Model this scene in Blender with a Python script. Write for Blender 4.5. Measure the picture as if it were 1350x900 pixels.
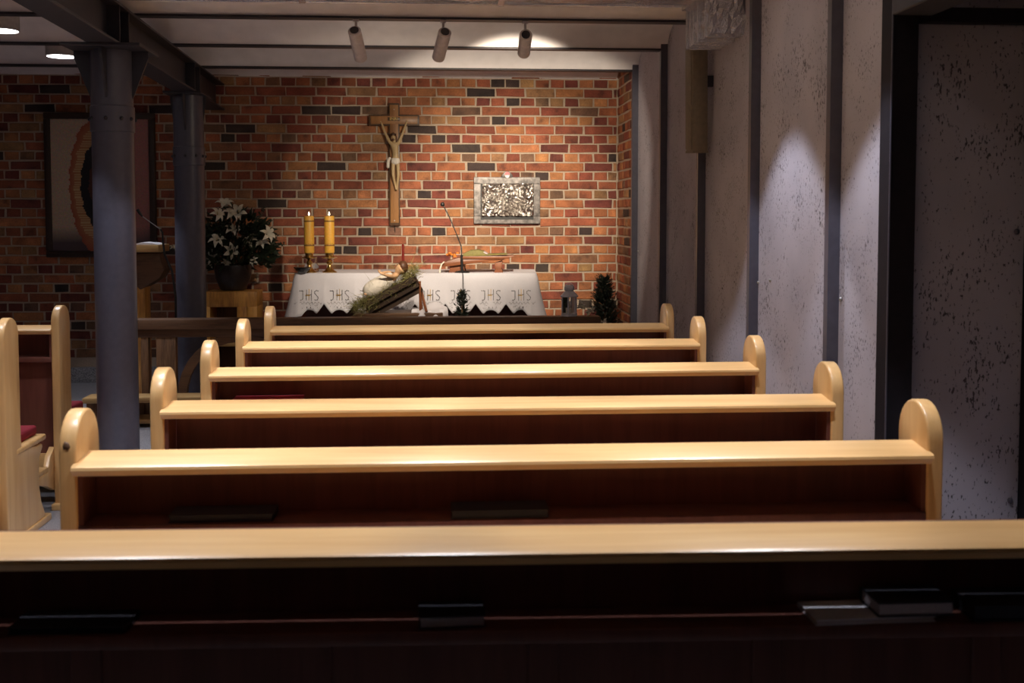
import bpy, bmesh, math, random
from mathutils import Vector, Matrix, Euler
random.seed(7)
for o in list(bpy.data.objects): bpy.data.objects.remove(o, do_unlink=True)
S = bpy.context.scene
COL = S.collection
PI = math.pi

# ------------------------------------------------------------------ camera, world, exposure
H = 1.58
cam = bpy.data.cameras.new('camera'); camo = bpy.data.objects.new('camera', cam); COL.objects.link(camo)
camo.location = (0, 0, H); camo.rotation_euler = (PI/2 - .0542, 0, -.0706)
cam.sensor_fit = 'HORIZONTAL'; cam.sensor_width = 36; cam.lens = 1452.8/1350*36
cam.shift_y = -(450-364.3)/1350; cam.clip_start = .05
cam.dof.use_dof = True; cam.dof.focus_distance = 6.2; cam.dof.aperture_fstop = 5.0
S.camera = camo
S.view_settings.view_transform = 'Standard'; S.view_settings.look = 'None'
S.view_settings.exposure = 0.0; S.view_settings.gamma = 1.0; S.view_settings.use_curve_mapping = False
W = bpy.data.worlds.new('world'); S.world = W; W.use_nodes = True
W.node_tree.nodes['Background'].inputs[0].default_value = (.02, .022, .03, 1)
W.node_tree.nodes['Background'].inputs[1].default_value = .1
DOWN_W = 84.0        # each ceiling downlight
SPOT_W = 170.0        # each track spot
COOL = (.88, .90, 1.0)
WARM = (1.0, .84, .64)

# ------------------------------------------------------------------ materials
def nm(name):
    m = bpy.data.materials.new(name); m.use_nodes = True
    nt = m.node_tree; b = nt.nodes['Principled BSDF']
    return m, nt, b
def N(nt, t, **kw):
    n = nt.nodes.new(t)
    for k, v in kw.items():
        if k in n.inputs.keys(): n.inputs[k].default_value = v
        else: setattr(n, k, v)
    return n
def L(nt, a, b): nt.links.new(a, b)
def c4(c): return (c[0], c[1], c[2], 1)
def ramp(nt, fac, stops):
    r = N(nt, 'ShaderNodeValToRGB'); e = r.color_ramp.elements
    while len(e) < len(stops): e.new(.5)
    for i, (p, c) in enumerate(stops): e[i].position = p; e[i].color = c4(c)
    L(nt, fac, r.inputs[0]); return r.outputs[0]
def coords(nt, scale=(1, 1, 1), rnd=True):
    tc = N(nt, 'ShaderNodeTexCoord'); src = tc.outputs['Object']
    if rnd:
        oi = N(nt, 'ShaderNodeObjectInfo'); mu = N(nt, 'ShaderNodeMath', operation='MULTIPLY'); mu.inputs[1].default_value = 37.
        L(nt, oi.outputs['Random'], mu.inputs[0]); ad = N(nt, 'ShaderNodeVectorMath', operation='ADD')
        L(nt, src, ad.inputs[0]); L(nt, mu.outputs[0], ad.inputs[1]); src = ad.outputs[0]
    mp = N(nt, 'ShaderNodeMapping'); mp.inputs['Scale'].default_value = scale
    L(nt, src, mp.inputs['Vector']); return mp.outputs[0]
def bump(nt, b, h, st=.2, dist=.01):
    bn = N(nt, 'ShaderNodeBump'); bn.inputs['Strength'].default_value = st; bn.inputs['Distance'].default_value = dist
    L(nt, h, bn.inputs['Height']); L(nt, bn.outputs[0], b.inputs['Normal'])
def plain(name, col, rough=.6, metal=0., var=.12, scale=8., coat=0., spec=None, bmp=0.):
    m, nt, b = nm(name)
    v = coords(nt, (scale,)*3); n = N(nt, 'ShaderNodeTexNoise'); n.inputs['Detail'].default_value = 5; L(nt, v, n.inputs['Vector'])
    lo = [c*(1-var) for c in col]; hi = [min(1, c*(1+var)) for c in col]
    L(nt, ramp(nt, n.outputs[0], [(.3, lo), (.7, hi)]), b.inputs['Base Color'])
    b.inputs['Roughness'].default_value = rough; b.inputs['Metallic'].default_value = metal
    b.inputs['Coat Weight'].default_value = coat; b.inputs['Coat Roughness'].default_value = .15
    if spec is not None: b.inputs['Specular IOR Level'].default_value = spec
    if bmp: bump(nt, b, n.outputs[0], bmp)
    return m
def wood(name, light, dark, scale, rough=.35, coat=.5, fine=.5, knots=0.):
    m, nt, b = nm(name)
    v = coords(nt, scale)
    n1 = N(nt, 'ShaderNodeTexNoise'); n1.inputs['Scale'].default_value = 1.; n1.inputs['Detail'].default_value = 6; n1.inputs['Distortion'].default_value = .6; L(nt, v, n1.inputs['Vector'])
    n2 = N(nt, 'ShaderNodeTexNoise'); n2.inputs['Scale'].default_value = 6.; n2.inputs['Detail'].default_value = 3; L(nt, v, n2.inputs['Vector'])
    mx = N(nt, 'ShaderNodeMath', operation='MULTIPLY_ADD'); mx.inputs[1].default_value = fine
    L(nt, n2.outputs[0], mx.inputs[0]); L(nt, n1.outputs[0], mx.inputs[2])
    mid = [(a+c)/2 for a, c in zip(light, dark)]
    L(nt, ramp(nt, mx.outputs[0], [(.45, dark), (.68, mid), (.85, light)]), b.inputs['Base Color'])
    b.inputs['Roughness'].default_value = rough; b.inputs['Coat Weight'].default_value = coat; b.inputs['Coat Roughness'].default_value = .28
    bump(nt, b, mx.outputs[0], .08, .004)
    return m
M = {}
PL, PD = (.90, .58, .255), (.77, .44, .165)
M['wood_x'] = wood('pale_varnished_wood_lengthwise', PL, PD, (1.2, 22, 22), fine=.3)
M['wood_z'] = wood('pale_varnished_wood_upright', PL, PD, (20, 20, 1.4), fine=.3)
M['pew_back'] = wood('reddish_stained_board', (.19, .066, .045), (.135, .044, .031), (16, 16, 1.2), rough=.45, coat=.2)
M['rustic'] = wood('dark_rustic_wood', (.15, .075, .036), (.045, .02, .010), (2.2, 26, 26), rough=.6, coat=.1, fine=.6)
M['rustic_z'] = wood('dark_rustic_wood_upright', (.22, .115, .055), (.06, .028, .013), (18, 18, 2), rough=.6, coat=.1, fine=.6)
M['honey_z'] = wood('honey_log_wood', (.70, .36, .09), (.33, .13, .03), (14, 14, 2), rough=.45, coat=.3, fine=.6)
M['honey_x'] = wood('honey_plank_wood', (.62, .40, .16), (.34, .18, .06), (2, 16, 16), rough=.45, coat=.3)
M['cross_wood'] = wood('cross_brown_wood', (.36, .17, .055), (.22, .095, .03), (20, 20, 3), rough=.5, coat=.2)
M['cross_edge'] = wood('cross_dark_wood', (.09, .045, .02), (.04, .02, .01), (20, 20, 3), rough=.5, coat=.2)
M['manger_wood'] = wood('manger_dark_shaded_wood', (.05, .026, .014), (.02, .011, .006), (20, 20, 3), rough=.7, coat=0)  # dark wood, its colour deepened further to carry the trough's shadow
M['cherry'] = wood('cherry_wood', (.27, .095, .04), (.16, .05, .02), (3, 18, 18), rough=.4, coat=.4)
M['steel'] = plain('dark_painted_steel', (.034, .031, .040), .48, 0, .15, 5)
M['steel_col'] = plain('grey_painted_steel', (.085, .083, .112), .36, 0, .1, 6, bmp=.03)
M['steel_black'] = plain('near_black_painted_steel', (.016, .014, .019), .7, 0, .15, 5, spec=.2)
M['black'] = plain('black_plastic', (.012, .012, .013), .45)
M['white_plaster'] = plain('white_ceiling_plaster', (.87, .83, .84), .85, 0, .05, 2)
M['dark_plaster'] = plain('dim_room_plaster', (.25, .24, .30), .9, 0, .08, 2)
M['lamp_grey'] = plain('grey_lamp_enamel', (.68, .62, .64), .5)
M['lamp_white'] = plain('white_lamp_enamel', (.50, .47, .45), .5)
M['cloth'] = plain('white_linen', (.70, .685, .745), .85, 0, .03, 30)
M['brass'] = plain('brass', (.62, .42, .16), .28, 1, .1)
M['wax'] = plain('amber_wax', (.78, .42, .06), .5, 0, .08, 20); M['wax'].node_tree.nodes['Principled BSDF'].inputs['Subsurface Weight'].default_value = .15
M['wax_band'] = plain('brown_wax_relief', (.25, .12, .03), .5, 0, .5, 60)
M['red_wax'] = plain('dark_red_wax', (.22, .02, .015), .4)
M['skin_pale'] = plain('carved_ivory_skin', (.52, .38, .20), .5, 0, .12, 25)
M['skin_doll'] = plain('painted_plaster_skin', (.68, .42, .24), .45, 0, .08, 25)
M['hair'] = plain('painted_brown_hair', (.10, .04, .018), .5, 0, .3, 40)
M['paint_white'] = plain('painted_white_cloth', (.75, .70, .62), .6)
M['gold'] = plain('gold_thread', (.60, .38, .08), .4, .3)
M['thread'] = plain('grey_embroidery_thread', (.10, .09, .10), .8)
M['straw'] = plain('dry_straw', (.42, .36, .13), .8, 0, .5, 40)
M['moss'] = plain('green_hay', (.25, .235, .085), .85, 0, .5, 40)
M['green_dark'] = plain('dark_green_leaf', (.010, .016, .010), .6, 0, .4, 10)
M['leaf'] = plain('lily_leaf_green', (.022, .035, .018), .5, 0, .4, 10)
M['petal'] = plain('cream_lily_petal', (.74, .72, .60), .6, 0, .08, 20)
M['pot_dark'] = plain('dark_glazed_pot', (.030, .022, .022), .35, 0, .2, 12)
M['olive'] = plain('olive_book_cloth', (.19, .165, .045), .7, 0, .15, 20)
M['orange'] = plain('orange_flower', (.85, .22, .03), .6, 0, .3, 30)
M['pewter'] = plain('grey_lantern_metal', (.60, .60, .68), .45, .1)
M['frame_grey'] = plain('weathered_grey_board', (.17, .155, .15), .4, .3, .6, 7)
M['silver'] = plain('cast_silver_relief', (.70, .67, .64), .26, 1, .05, 10)
M['red_enamel'] = plain('red_enamel', (.55, .03, .05), .3)
M['white_enamel'] = plain('white_enamel', (.85, .80, .80), .3)
M['cushion'] = plain('crimson_cushion', (.24, .006, .018), .85, 0, .1, 60)
M['page'] = plain('book_page_edge', (.55, .47, .47), .8, 0, .1, 60)
M['book_dark'] = plain('dark_navy_book_cover', (.025, .025, .035), .5)
M['book_red'] = plain('red_book_cover', (.42, .03, .06), .6)
M['paper'] = plain('white_paper', (.75, .75, .80), .8, 0, .03)
M['speaker'] = plain('olive_grey_enamel', (.20, .165, .12), .55)
M['altar_body'] = plain('dark_red_brown_altar', (.16, .065, .058), .6)
M['dried'] = plain('dried_cream_flower', (.78, .74, .62), .8, 0, .2, 30)
M['foot_steel'] = plain('bare_screw', (.5, .5, .5), .35, .9)
M['frame_brown'] = plain('dark_picture_frame', (.045, .025, .018), .5, 0, .2)
M['stone'] = plain('dark_glass_dish', (.02, .02, .025), .2)

def glassm(name, col, alpha):
    m, nt, b = nm(name); b.inputs['Base Color'].default_value = c4(col); b.inputs['Roughness'].default_value = .08
    b.inputs['Transmission Weight'].default_value = 1.; b.inputs['IOR'].default_value = 1.2; return m
M['glass'] = glassm('clear_glass', (.9, .93, .95), .2)
def emit(name, col, st):
    m, nt, b = nm(name); b.inputs['Base Color'].default_value = c4(col); b.inputs['Emission Color'].default_value = c4(col); b.inputs['Emission Strength'].default_value = st; return m
M['lens'] = emit('lit_lamp_lens', (1, .98, .95), 6.)
M['lens_warm'] = emit('lit_spot_lens', (1, .85, .6), 8.)
M['flame'] = emit('candle_flame', (1, .80, .5), 9.)

def mk_brick(name, use_attr):
    m, nt, b = nm(name)
    if use_attr:
        a = N(nt, 'ShaderNodeAttribute'); a.attribute_name = 'col'; base = a.outputs['Color']
    else:
        a = N(nt, 'ShaderNodeObjectInfo'); base = a.outputs['Color']
    v = coords(nt, (1, 1, 1), rnd=not use_attr)
    n = N(nt, 'ShaderNodeTexNoise'); n.inputs['Scale'].default_value = 9; n.inputs['Detail'].default_value = 8; L(nt, v, n.inputs['Vector'])
    n2 = N(nt, 'ShaderNodeTexNoise'); n2.inputs['Scale'].default_value = 120; n2.inputs['Detail'].default_value = 4; L(nt, v, n2.inputs['Vector'])
    f = ramp(nt, n.outputs[0], [(.30, (.42, .42, .48)), (.43, (.85, .85, .86)), (.58, (1.05, 1.05, 1.02)), (.72, (1.4, 1.45, 1.4))])
    mx = N(nt, 'ShaderNodeMix', data_type='RGBA', blend_type='MULTIPLY'); mx.inputs[0].default_value = 1
    L(nt, base, mx.inputs[6]); L(nt, f, mx.inputs[7])
    f2 = ramp(nt, n2.outputs[0], [(.3, (.75, .75, .75)), (.6, (1.1, 1.1, 1.1))])
    m2 = N(nt, 'ShaderNodeMix', data_type='RGBA', blend_type='MULTIPLY'); m2.inputs[0].default_value = 1
    L(nt, mx.outputs[2], m2.inputs[6]); L(nt, f2, m2.inputs[7])
    L(nt, m2.outputs[2], b.inputs['Base Color']); b.inputs['Roughness'].default_value = .8
    bump(nt, b, n2.outputs[0], .35, .004); return m
M['brick'] = mk_brick('fired_brick', False); M['brick_attr'] = mk_brick('fired_brick_varied', True)
M['mortar'] = plain('sandy_mortar', (.50, .405, .315), .95, 0, .15, 40, bmp=.3)

def concrete(name):
    m, nt, b = nm(name); v = coords(nt, (1, 1, 1))
    n = N(nt, 'ShaderNodeTexNoise'); n.inputs['Scale'].default_value = 2.5; n.inputs['Detail'].default_value = 8; L(nt, v, n.inputs['Vector'])
    base = ramp(nt, n.outputs[0], [(.3, (.38, .36, .42)), (.7, (.50, .475, .54))])
    mp = N(nt, 'ShaderNodeMapping'); mp.inputs['Scale'].default_value = (150, 150, 62); L(nt, v, mp.inputs['Vector'])
    p = N(nt, 'ShaderNodeTexNoise'); p.inputs['Scale'].default_value = 1.; p.inputs['Detail'].default_value = 2; L(nt, mp.outputs[0], p.inputs['Vector'])
    cl = N(nt, 'ShaderNodeTexNoise'); cl.inputs['Scale'].default_value = 6.; cl.inputs['Detail'].default_value = 3; L(nt, v, cl.inputs['Vector'])
    ad = N(nt, 'ShaderNodeMath', operation='MULTIPLY_ADD'); ad.inputs[1].default_value = .45; L(nt, cl.outputs[0], ad.inputs[0]); L(nt, p.outputs[0], ad.inputs[2])
    pit = ramp(nt, ad.outputs[0], [(.865, (0, 0, 0)), (.90, (1, 1, 1))])
    mx = N(nt, 'ShaderNodeMix', data_type='RGBA'); L(nt, pit, mx.inputs[0]); L(nt, base, mx.inputs[6]); mx.inputs[7].default_value = (.09, .08, .09, 1)
    L(nt, mx.outputs[2], b.inputs['Base Color']); b.inputs['Roughness'].default_value = .75
    inv = N(nt, 'ShaderNodeMath', operation='SUBTRACT'); inv.inputs[0].default_value = 1; L(nt, pit, inv.inputs[1]); bump(nt, b, inv.outputs[0], .4, .006)
    return m
M['concrete'] = concrete('pitted_concrete')
def granite(name, lo, hi, rough):
    m, nt, b = nm(name); v = coords(nt, (1, 1, 1), rnd=False)
    n = N(nt, 'ShaderNodeTexNoise'); n.inputs['Scale'].default_value = 160; n.inputs['Detail'].default_value = 3; L(nt, v, n.inputs['Vector'])
    L(nt, ramp(nt, n.outputs[0], [(.35, lo), (.5, [(a+c)/2 for a, c in zip(lo, hi)]), (.65, hi)]), b.inputs['Base Color']); b.inputs['Roughness'].default_value = rough; return m
M['granite'] = granite('grey_granite', (.14, .14, .16), (.46, .45, .47), .35)
M['granite_dark'] = granite('grey_granite_skirting', (.10, .10, .11), (.40, .39, .40), .45)
def foil(name):
    m, nt, b = nm(name); v = coords(nt, (1, 1, 1))
    n = N(nt, 'ShaderNodeTexNoise'); n.inputs['Scale'].default_value = 38; n.inputs['Detail'].default_value = 5; n.inputs['Distortion'].default_value = 2.5; L(nt, v, n.inputs['Vector'])
    b.inputs['Base Color'].default_value = (.66, .67, .74, 1); b.inputs['Metallic'].default_value = .85; b.inputs['Roughness'].default_value = .16
    bump(nt, b, n.outputs[0], .35, .02); return m
M['foil'] = foil('crinkled_foil')

# ------------------------------------------------------------------ helpers
def link(o): COL.objects.link(o); return o
def obj(name, me, mat, parent=None):
    o = bpy.data.objects.new(name, me); link(o)
    if mat is not None: me.materials.clear(); me.materials.append(M[mat] if isinstance(mat, str) else mat)
    if parent is not None: o.parent = parent
    return o
def tag(o, label=None, cat=None, group=None, kind=None):
    if label: o['label'] = label
    if cat: o['category'] = cat
    if group: o['group'] = group
    if kind: o['kind'] = kind
    return o
def thing(name, loc, label, cat, group=None, rz=0.):
    o = bpy.data.objects.new(name, None); link(o); o.location = loc; o.rotation_euler = (0, 0, rz); o.empty_display_size = .1
    return tag(o, label, cat, group)
def bm2me(name, bm, smooth=False):
    bmesh.ops.recalc_face_normals(bm, faces=bm.faces)
    me = bpy.data.meshes.new(name); bm.to_mesh(me); bm.free()
    if smooth:
        for p in me.polygons: p.use_smooth = True
    return me
def autosmooth(o, ang=.6):
    me = o.data
    for p in me.polygons: p.use_smooth = True
    me.set_sharp_from_angle(angle=ang); return o
def abox(bm, a, b, mtx=None):
    vs = [bm.verts.new((x, y, z)) for x in (a[0], b[0]) for y in (a[1], b[1]) for z in (a[2], b[2])]
    for f in ((0, 1, 3, 2), (4, 6, 7, 5), (0, 4, 5, 1), (2, 3, 7, 6), (0, 2, 6, 4), (1, 5, 7, 3)): bm.faces.new([vs[i] for i in f])
    if mtx is not None:
        for v in vs: v.co = mtx @ v.co
    return vs
def bevel(bm, w, seg=2):
    bmesh.ops.recalc_face_normals(bm, faces=bm.faces)
    bmesh.ops.bevel(bm, geom=list(bm.edges), offset=w, segments=seg, profile=.5, affect='EDGES', clamp_overlap=True)
def box(name, a, b, mat, parent=None, bev=0., seg=2):
    bm = bmesh.new(); abox(bm, a, b)
    if bev: bevel(bm, bev, seg)
    o = obj(name, bm2me(name, bm), mat, parent)
    if bev: autosmooth(o)
    return o
def aprism(bm, pts, axis, lo, hi):
    def P(u, v, w): return {'x': (w, u, v), 'y': (u, w, v), 'z': (u, v, w)}[axis]
    A = [bm.verts.new(P(u, v, lo)) for u, v in pts]; B = [bm.verts.new(P(u, v, hi)) for u, v in pts]
    n = len(pts); bm.faces.new(A); bm.faces.new(B[::-1])
    for i in range(n): bm.faces.new((A[i], B[i], B[(i+1) % n], A[(i+1) % n]))
def prism(name, pts, axis, lo, hi, mat, parent=None, bev=0., seg=2):
    bm = bmesh.new(); aprism(bm, pts, axis, lo, hi)
    if bev:
        bmesh.ops.recalc_face_normals(bm, faces=bm.faces)
        ed = [e for e in bm.edges if len(e.link_faces) == 2 and e.calc_face_angle(0) > .9]
        bmesh.ops.bevel(bm, geom=ed, offset=bev, segments=seg, profile=.5, affect='EDGES', clamp_overlap=True)
    o = obj(name, bm2me(name, bm), mat, parent); return autosmooth(o, .7)
def atube(bm, pts, r, n=8, cap=True):
    pts = [Vector(p) for p in pts]; R = r if isinstance(r, (list, tuple)) else [r]*len(pts)
    rings = []; up = None
    for i, p in enumerate(pts):
        t = (pts[min(i+1, len(pts)-1)] - pts[max(i-1, 0)]).normalized()
        if up is None: up = Vector((0, 0, 1)) if abs(t.z) < .9 else Vector((1, 0, 0))
        s = t.cross(up).normalized(); up = s.cross(t).normalized()
        rings.append([bm.verts.new(p + (s*math.cos(k*2*PI/n) + up*math.sin(k*2*PI/n))*R[i]) for k in range(n)])
    for a, b in zip(rings, rings[1:]):
        for k in range(n): bm.faces.new((a[k], a[(k+1) % n], b[(k+1) % n], b[k]))
    if cap: bm.faces.new(rings[0][::-1]); bm.faces.new(rings[-1])
def tube(name, pts, r, mat, parent=None, n=8):
    bm = bmesh.new(); atube(bm, pts, r, n); return autosmooth(obj(name, bm2me(name, bm), mat, parent), .9)
def alathe(bm, prof, c=(0, 0, 0), n=24, a0=0.):
    rings = []
    for r, z in prof:
        rings.append([bm.verts.new((c[0]+max(r, 1e-4)*math.cos(a0+k*2*PI/n), c[1]+max(r, 1e-4)*math.sin(a0+k*2*PI/n), c[2]+z)) for k in range(n)])
    for a, b in zip(rings, rings[1:]):
        for k in range(n): bm.faces.new((a[k], a[(k+1) % n], b[(k+1) % n], b[k]))
    bm.faces.new(rings[0][::-1]); bm.faces.new(rings[-1])
def lathe(name, prof, mat, parent=None, c=(0, 0, 0), n=24, ang=.6, a0=0.):
    bm = bmesh.new(); alathe(bm, prof, c, n, a0); return autosmooth(obj(name, bm2me(name, bm), mat, parent), ang)
def blob(name, c, r, mat, parent=None, sub=2, jit=0.):
    bm = bmesh.new(); bmesh.ops.create_icosphere(bm, subdivisions=sub, radius=1)
    for v in bm.verts:
        k = 1+random.uniform(-jit, jit); v.co = Vector((v.co.x*r[0]*k+c[0], v.co.y*r[1]*k+c[1], v.co.z*r[2]*k+c[2]))
    return obj(name, bm2me(name, bm, True), mat, parent)
def text(name, s, size, mat, parent, loc, depth=.001, rot=(PI/2, 0, 0)):
    cu = bpy.data.curves.new('t', 'FONT'); cu.body = s; cu.size = size; cu.extrude = depth; cu.align_x = 'CENTER'; cu.align_y = 'CENTER'; cu.resolution_u = 2
    to = bpy.data.objects.new('t', cu); link(to); dg = bpy.context.evaluated_depsgraph_get()
    me = bpy.data.meshes.new_from_object(to.evaluated_get(dg)); bpy.data.objects.remove(to)
    o = obj(name, me, mat, parent); o.location = loc; o.rotation_euler = rot; return o
def skin(name, verts, edges, radii, mat, parent=None, sub=2, root=0):
    me = bpy.data.meshes.new(name); me.from_pydata(verts, edges, [])
    o = obj(name, me, mat, parent)
    o.modifiers.new('skin', 'SKIN').use_smooth_shade = True
    o.modifiers.new('sub', 'SUBSURF').levels = sub; o.modifiers['sub'].render_levels = sub
    for i, r in enumerate(radii):
        sv = me.skin_vertices[0].data[i]; sv.radius = (r, r) if not isinstance(r, tuple) else r; sv.use_root = (i == root)
    return o
def copytree(o, parent=None):
    c = o.copy(); link(c); c.parent = parent
    for ch in list(o.children): copytree(ch, c)
    return c

# ------------------------------------------------------------------ structure
YW = 9.24; XB = 1.541; ZD = .22; ZJ = 2.665
tag(box('floor', (-4.8, -2.6, -.06), (2.3, 9.5, 0), 'granite'), 'grey speckled granite floor', kind='structure')
tag(box('floor_dais', (-4.8, 6.53, 0), (1.6, 9.4, ZD), 'granite', bev=.006), 'raised granite floor under the altar', kind='structure')
tag(box('wall_left', (-4.9, -2.6, 0), (-4.75, 9.5, 2.95), 'dark_plaster'), kind='structure')
tag(box('wall_rear', (-4.8, -2.75, 0), (2.3, -2.6, 2.95), 'dark_plaster'), kind='structure')

# back wall of bricks: a mortar slab and proud bricks
wb = tag(box('wall_back', (-4.75, YW+.008, 0), (1.75, YW+.2, 2.9), 'mortar'), 'red brick wall in cross bond with pale mortar joints', kind='structure')
PAL = [((.40, .140, .062), 6), ((.34, .105, .052), 6), ((.27, .072, .042), 5), ((.45, .185, .078), 5), ((.19, .048, .036), 4), ((.40, .215, .10), 2), ((.20, .105, .066), 2), ((.055, .036, .032), 2), ((.30, .15, .075), 2)]
PALX = [c for c, k in PAL for _ in range(k)]
def bcol():
    c = random.choice(PALX); k = random.uniform(.85, 1.15); return (c[0]*k, c[1]*k*random.uniform(.92, 1.08), c[2]*k)
def brick_verts(w, h, d, j):
    r = lambda: random.uniform(-j, j); b = .005
    back = [(-w/2, d, -h/2), (w/2, d, -h/2), (w/2, d, h/2), (-w/2, d, h/2)]
    mid = [(x+r(), .004, z+r()) for x, _, z in back]
    fr = [(x-math.copysign(b, x), r()*.4, z-math.copysign(b, z)) for x, _, z in mid]
    return back+mid+fr
BF = [(0, 1, 5, 4), (1, 2, 6, 5), (2, 3, 7, 6), (3, 0, 4, 7), (4, 5, 9, 8), (5, 6, 10, 9), (6, 7, 11, 10), (7, 4, 8, 11), (8, 9, 10, 11)]
variants = []
for k in range(10):
    me = bpy.data.meshes.new('brick'); me.from_pydata(brick_verts(.232, .0635, .03, .0045), [], BF); me.materials.append(M['brick']); me.update()
    for p in me.polygons: p.use_smooth = False
    variants.append(me)
stuff_v, stuff_f, stuff_c = [], [], []
def stuff_brick(cx, y, cz, w, h, rot=0):
    vs = brick_verts(w, h, .03, .003); c = bcol(); n = len(stuff_v); dy = random.uniform(-.003, .003)
    for x, yy, z in vs:
        if rot: stuff_v.append((y+yy+dy, cx+x*1., cz+z))
        else: stuff_v.append((cx+x, y+yy+dy, cz+z))
    for f in BF: stuff_f.append(tuple(n+i for i in (f if not rot else f[::-1]))); stuff_c.append(c)
PX = .1235; CH = .077; zt = 2.727
stretch = []
for row in range(-1, 32):
    ztop = zt - row*CH; cz = ztop - CH/2
    if ztop < .42: break
    header = (row % 2 == 0)
    if header:
        k = 6
        if XB - (.722+PX*6) > .04: stuff_brick((.722+PX*6+XB)/2, YW, cz, XB-(.722+PX*6)-.010, .0635)
        while True:
            x1 = .722+PX*k; x0 = x1-PX
            if x1 < -4.75: break
            stuff_brick((x0+x1)/2+random.uniform(-.003, .003), YW, cz, PX-.0145, .0635); k -= 1
    else:
        off = .765 if (row//2) % 2 == 0 else .765+PX
        x1 = off+2*PX*3
        while x1 > XB+.01: x1 -= 2*PX
        if XB-x1 > .02: stuff_brick((x1+XB)/2, YW, cz, XB-x1-.012, .0635)
        while x1 > -4.75:
            stretch.append((x1-PX, cz)); x1 -= 2*PX
def vis(x, z):
    s = 0
    if x < -3.5: s += 10
    if -2.75 < x < -2.25 or -2.05 < x < -1.8: s += 3
    if -3.1 < x < -2.3 and 1.3 < z < 2.4: s += 5
    if -1.1 < x < .9 and z < 1.1: s += 4
    if z < .95 and x > -1.8: s += 4
    if z > 2.72: s += 4
    if .36 < x < .86 and 1.55 < z < 1.9: s += 5
    return s - .05*x
stretch.sort(key=lambda p: vis(*p))
for i, (x, z) in enumerate(stretch):
    if i < 300:
        o = bpy.data.objects.new('brick', random.choice(variants)); link(o); o.parent = wb
        o.location = (x+random.uniform(-.003, .003), YW+random.uniform(-.003, .003), z+random.uniform(-.0015, .0015)); o.rotation_euler = (0, random.uniform(-.006, .006), 0)
        c = bcol(); o.color = (c[0], c[1], c[2], 1)
    else: stuff_brick(x, YW, z, .232, .0635)
def flush_stuff(name, parent):
    me = bpy.data.meshes.new(name); me.from_pydata(stuff_v, [], stuff_f)
    a = me.attributes.new('col', 'FLOAT_COLOR', 'FACE')
    for i, c in enumerate(stuff_c): a.data[i].color = (c[0], c[1], c[2], 1)
    o = obj(name, me, 'brick_attr', parent); tag(o, kind='stuff')
    stuff_v.clear(); stuff_f.clear(); stuff_c.clear(); return o
flush_stuff('brick_field', wb)
# short brick return at the right end
wr = tag(box('wall_return', (XB+.008, 8.30, 0), (1.75, YW+.008, 2.9), 'mortar'), 'narrow brick return beside the altar wall', kind='structure')
for row in range(-1, 32):
    cz = zt - row*CH - CH/2
    if cz < .42: break
    y = YW if row % 2 else YW-.06; w = .247 if row % 2 == 0 else PX
    while y-w > 8.29:
        stuff_brick(y-w/2, XB, cz, w-.0145, .0605, rot=1); y -= w
flush_stuff('brick_field', wr)
tag(box('baseboard_back', (-4.75, YW-.03, ZD), (XB, YW+.02, .345), 'granite_dark', bev=.004), 'grey granite skirting below the bricks', kind='structure')

# right wall: concrete panels between dark steel posts
wr = tag(box('wall_right', (1.56, 3.6, 0), (1.75, 8.3, 2.95), 'dark_plaster'), 'wall of pitted concrete panels between dark steel posts', kind='structure')
PY = [8.265, 7.231, 6.188, 5.152, 4.11]
edges = [8.27]+PY[1:]+[3.56]
for a, b in zip(edges, edges[1:]):
    p = box('concrete_panel', (1.53, b+.0, 0), (1.57, a-.002, 2.93), 'concrete', wr, bev=.003, seg=1)
for y in PY:
    bm = bmesh.new(); abox(bm, (1.485, y-.042, 0), (1.492, y, 2.93)); abox(bm, (1.492, y-.028, 0), (1.56, y-.002, 2.93))
    abox(bm, (1.492, y-.042, 0), (1.54, y-.028, 2.93))
    obj('steel_post', bm2me('steel_post', bm), 'steel_col' if y != PY[0] else 'steel_col', wr)
for y, z in ((4.92, 1.29), (5.10, 1.27), (4.045, 1.27), (8.18, 1.32), (7.2, 2.3)):
    bm = bmesh.new(); bmesh.ops.create_uvsphere(bm, u_segments=8, v_segments=5, radius=.008); o = obj('screw', bm2me('screw', bm, True), 'foot_steel', wr); o.location = (1.528, y, z)
# the wall steps outward nearer the camera
wp = tag(box('wall_partition', (1.575, 3.60, 0), (2.4, 3.75, 2.95), 'dark_plaster'), 'dark concrete partition framed in black steel', kind='structure')
box('concrete_panel', (1.57, 3.565, 0), (1.975, 3.61, 2.215), 'concrete', wp, bev=.003, seg=1)
box('concrete_panel', (1.60, 3.575, 2.262), (2.2, 3.61, 2.93), 'concrete', wp)
bm = bmesh.new(); abox(bm, (1.485, 3.52, 0), (1.575, 3.60, 2.93)); obj('corner_post', bm2me('corner_post', bm), 'steel_black', wp)
tube('edge_strip', [(1.487, 3.517, 0), (1.487, 3.517, 2.93)], .003, 'steel_col', wp, 6)
box('lintel', (1.57, 3.53, 2.215), (2.2, 3.61, 2.262), 'steel_black', wp)
box('corner_post', (1.975, 3.50, 0), (2.06, 3.61, 2.93), 'steel_black', wp)
for x, z in ((1.945, .62), (1.945, 1.53)):
    bm = bmesh.new(); bmesh.ops.create_uvsphere(bm, u_segments=8, v_segments=5, radius=.010); o = obj('bolt', bm2me('bolt', bm, True), 'steel_col', wp); o.location = (x, 3.562, z)
tag(box('trim_1', (1.485, -2.6, 2.232), (1.62, 3.52, 2.5), 'steel', bev=.004, seg=1), 'dark steel lintel beam running toward the back', kind='structure')
tag(box('wall_right_rear', (2.06, -2.6, 0), (2.2, 3.5, 2.95), 'dark_plaster'), kind='structure')

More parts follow.
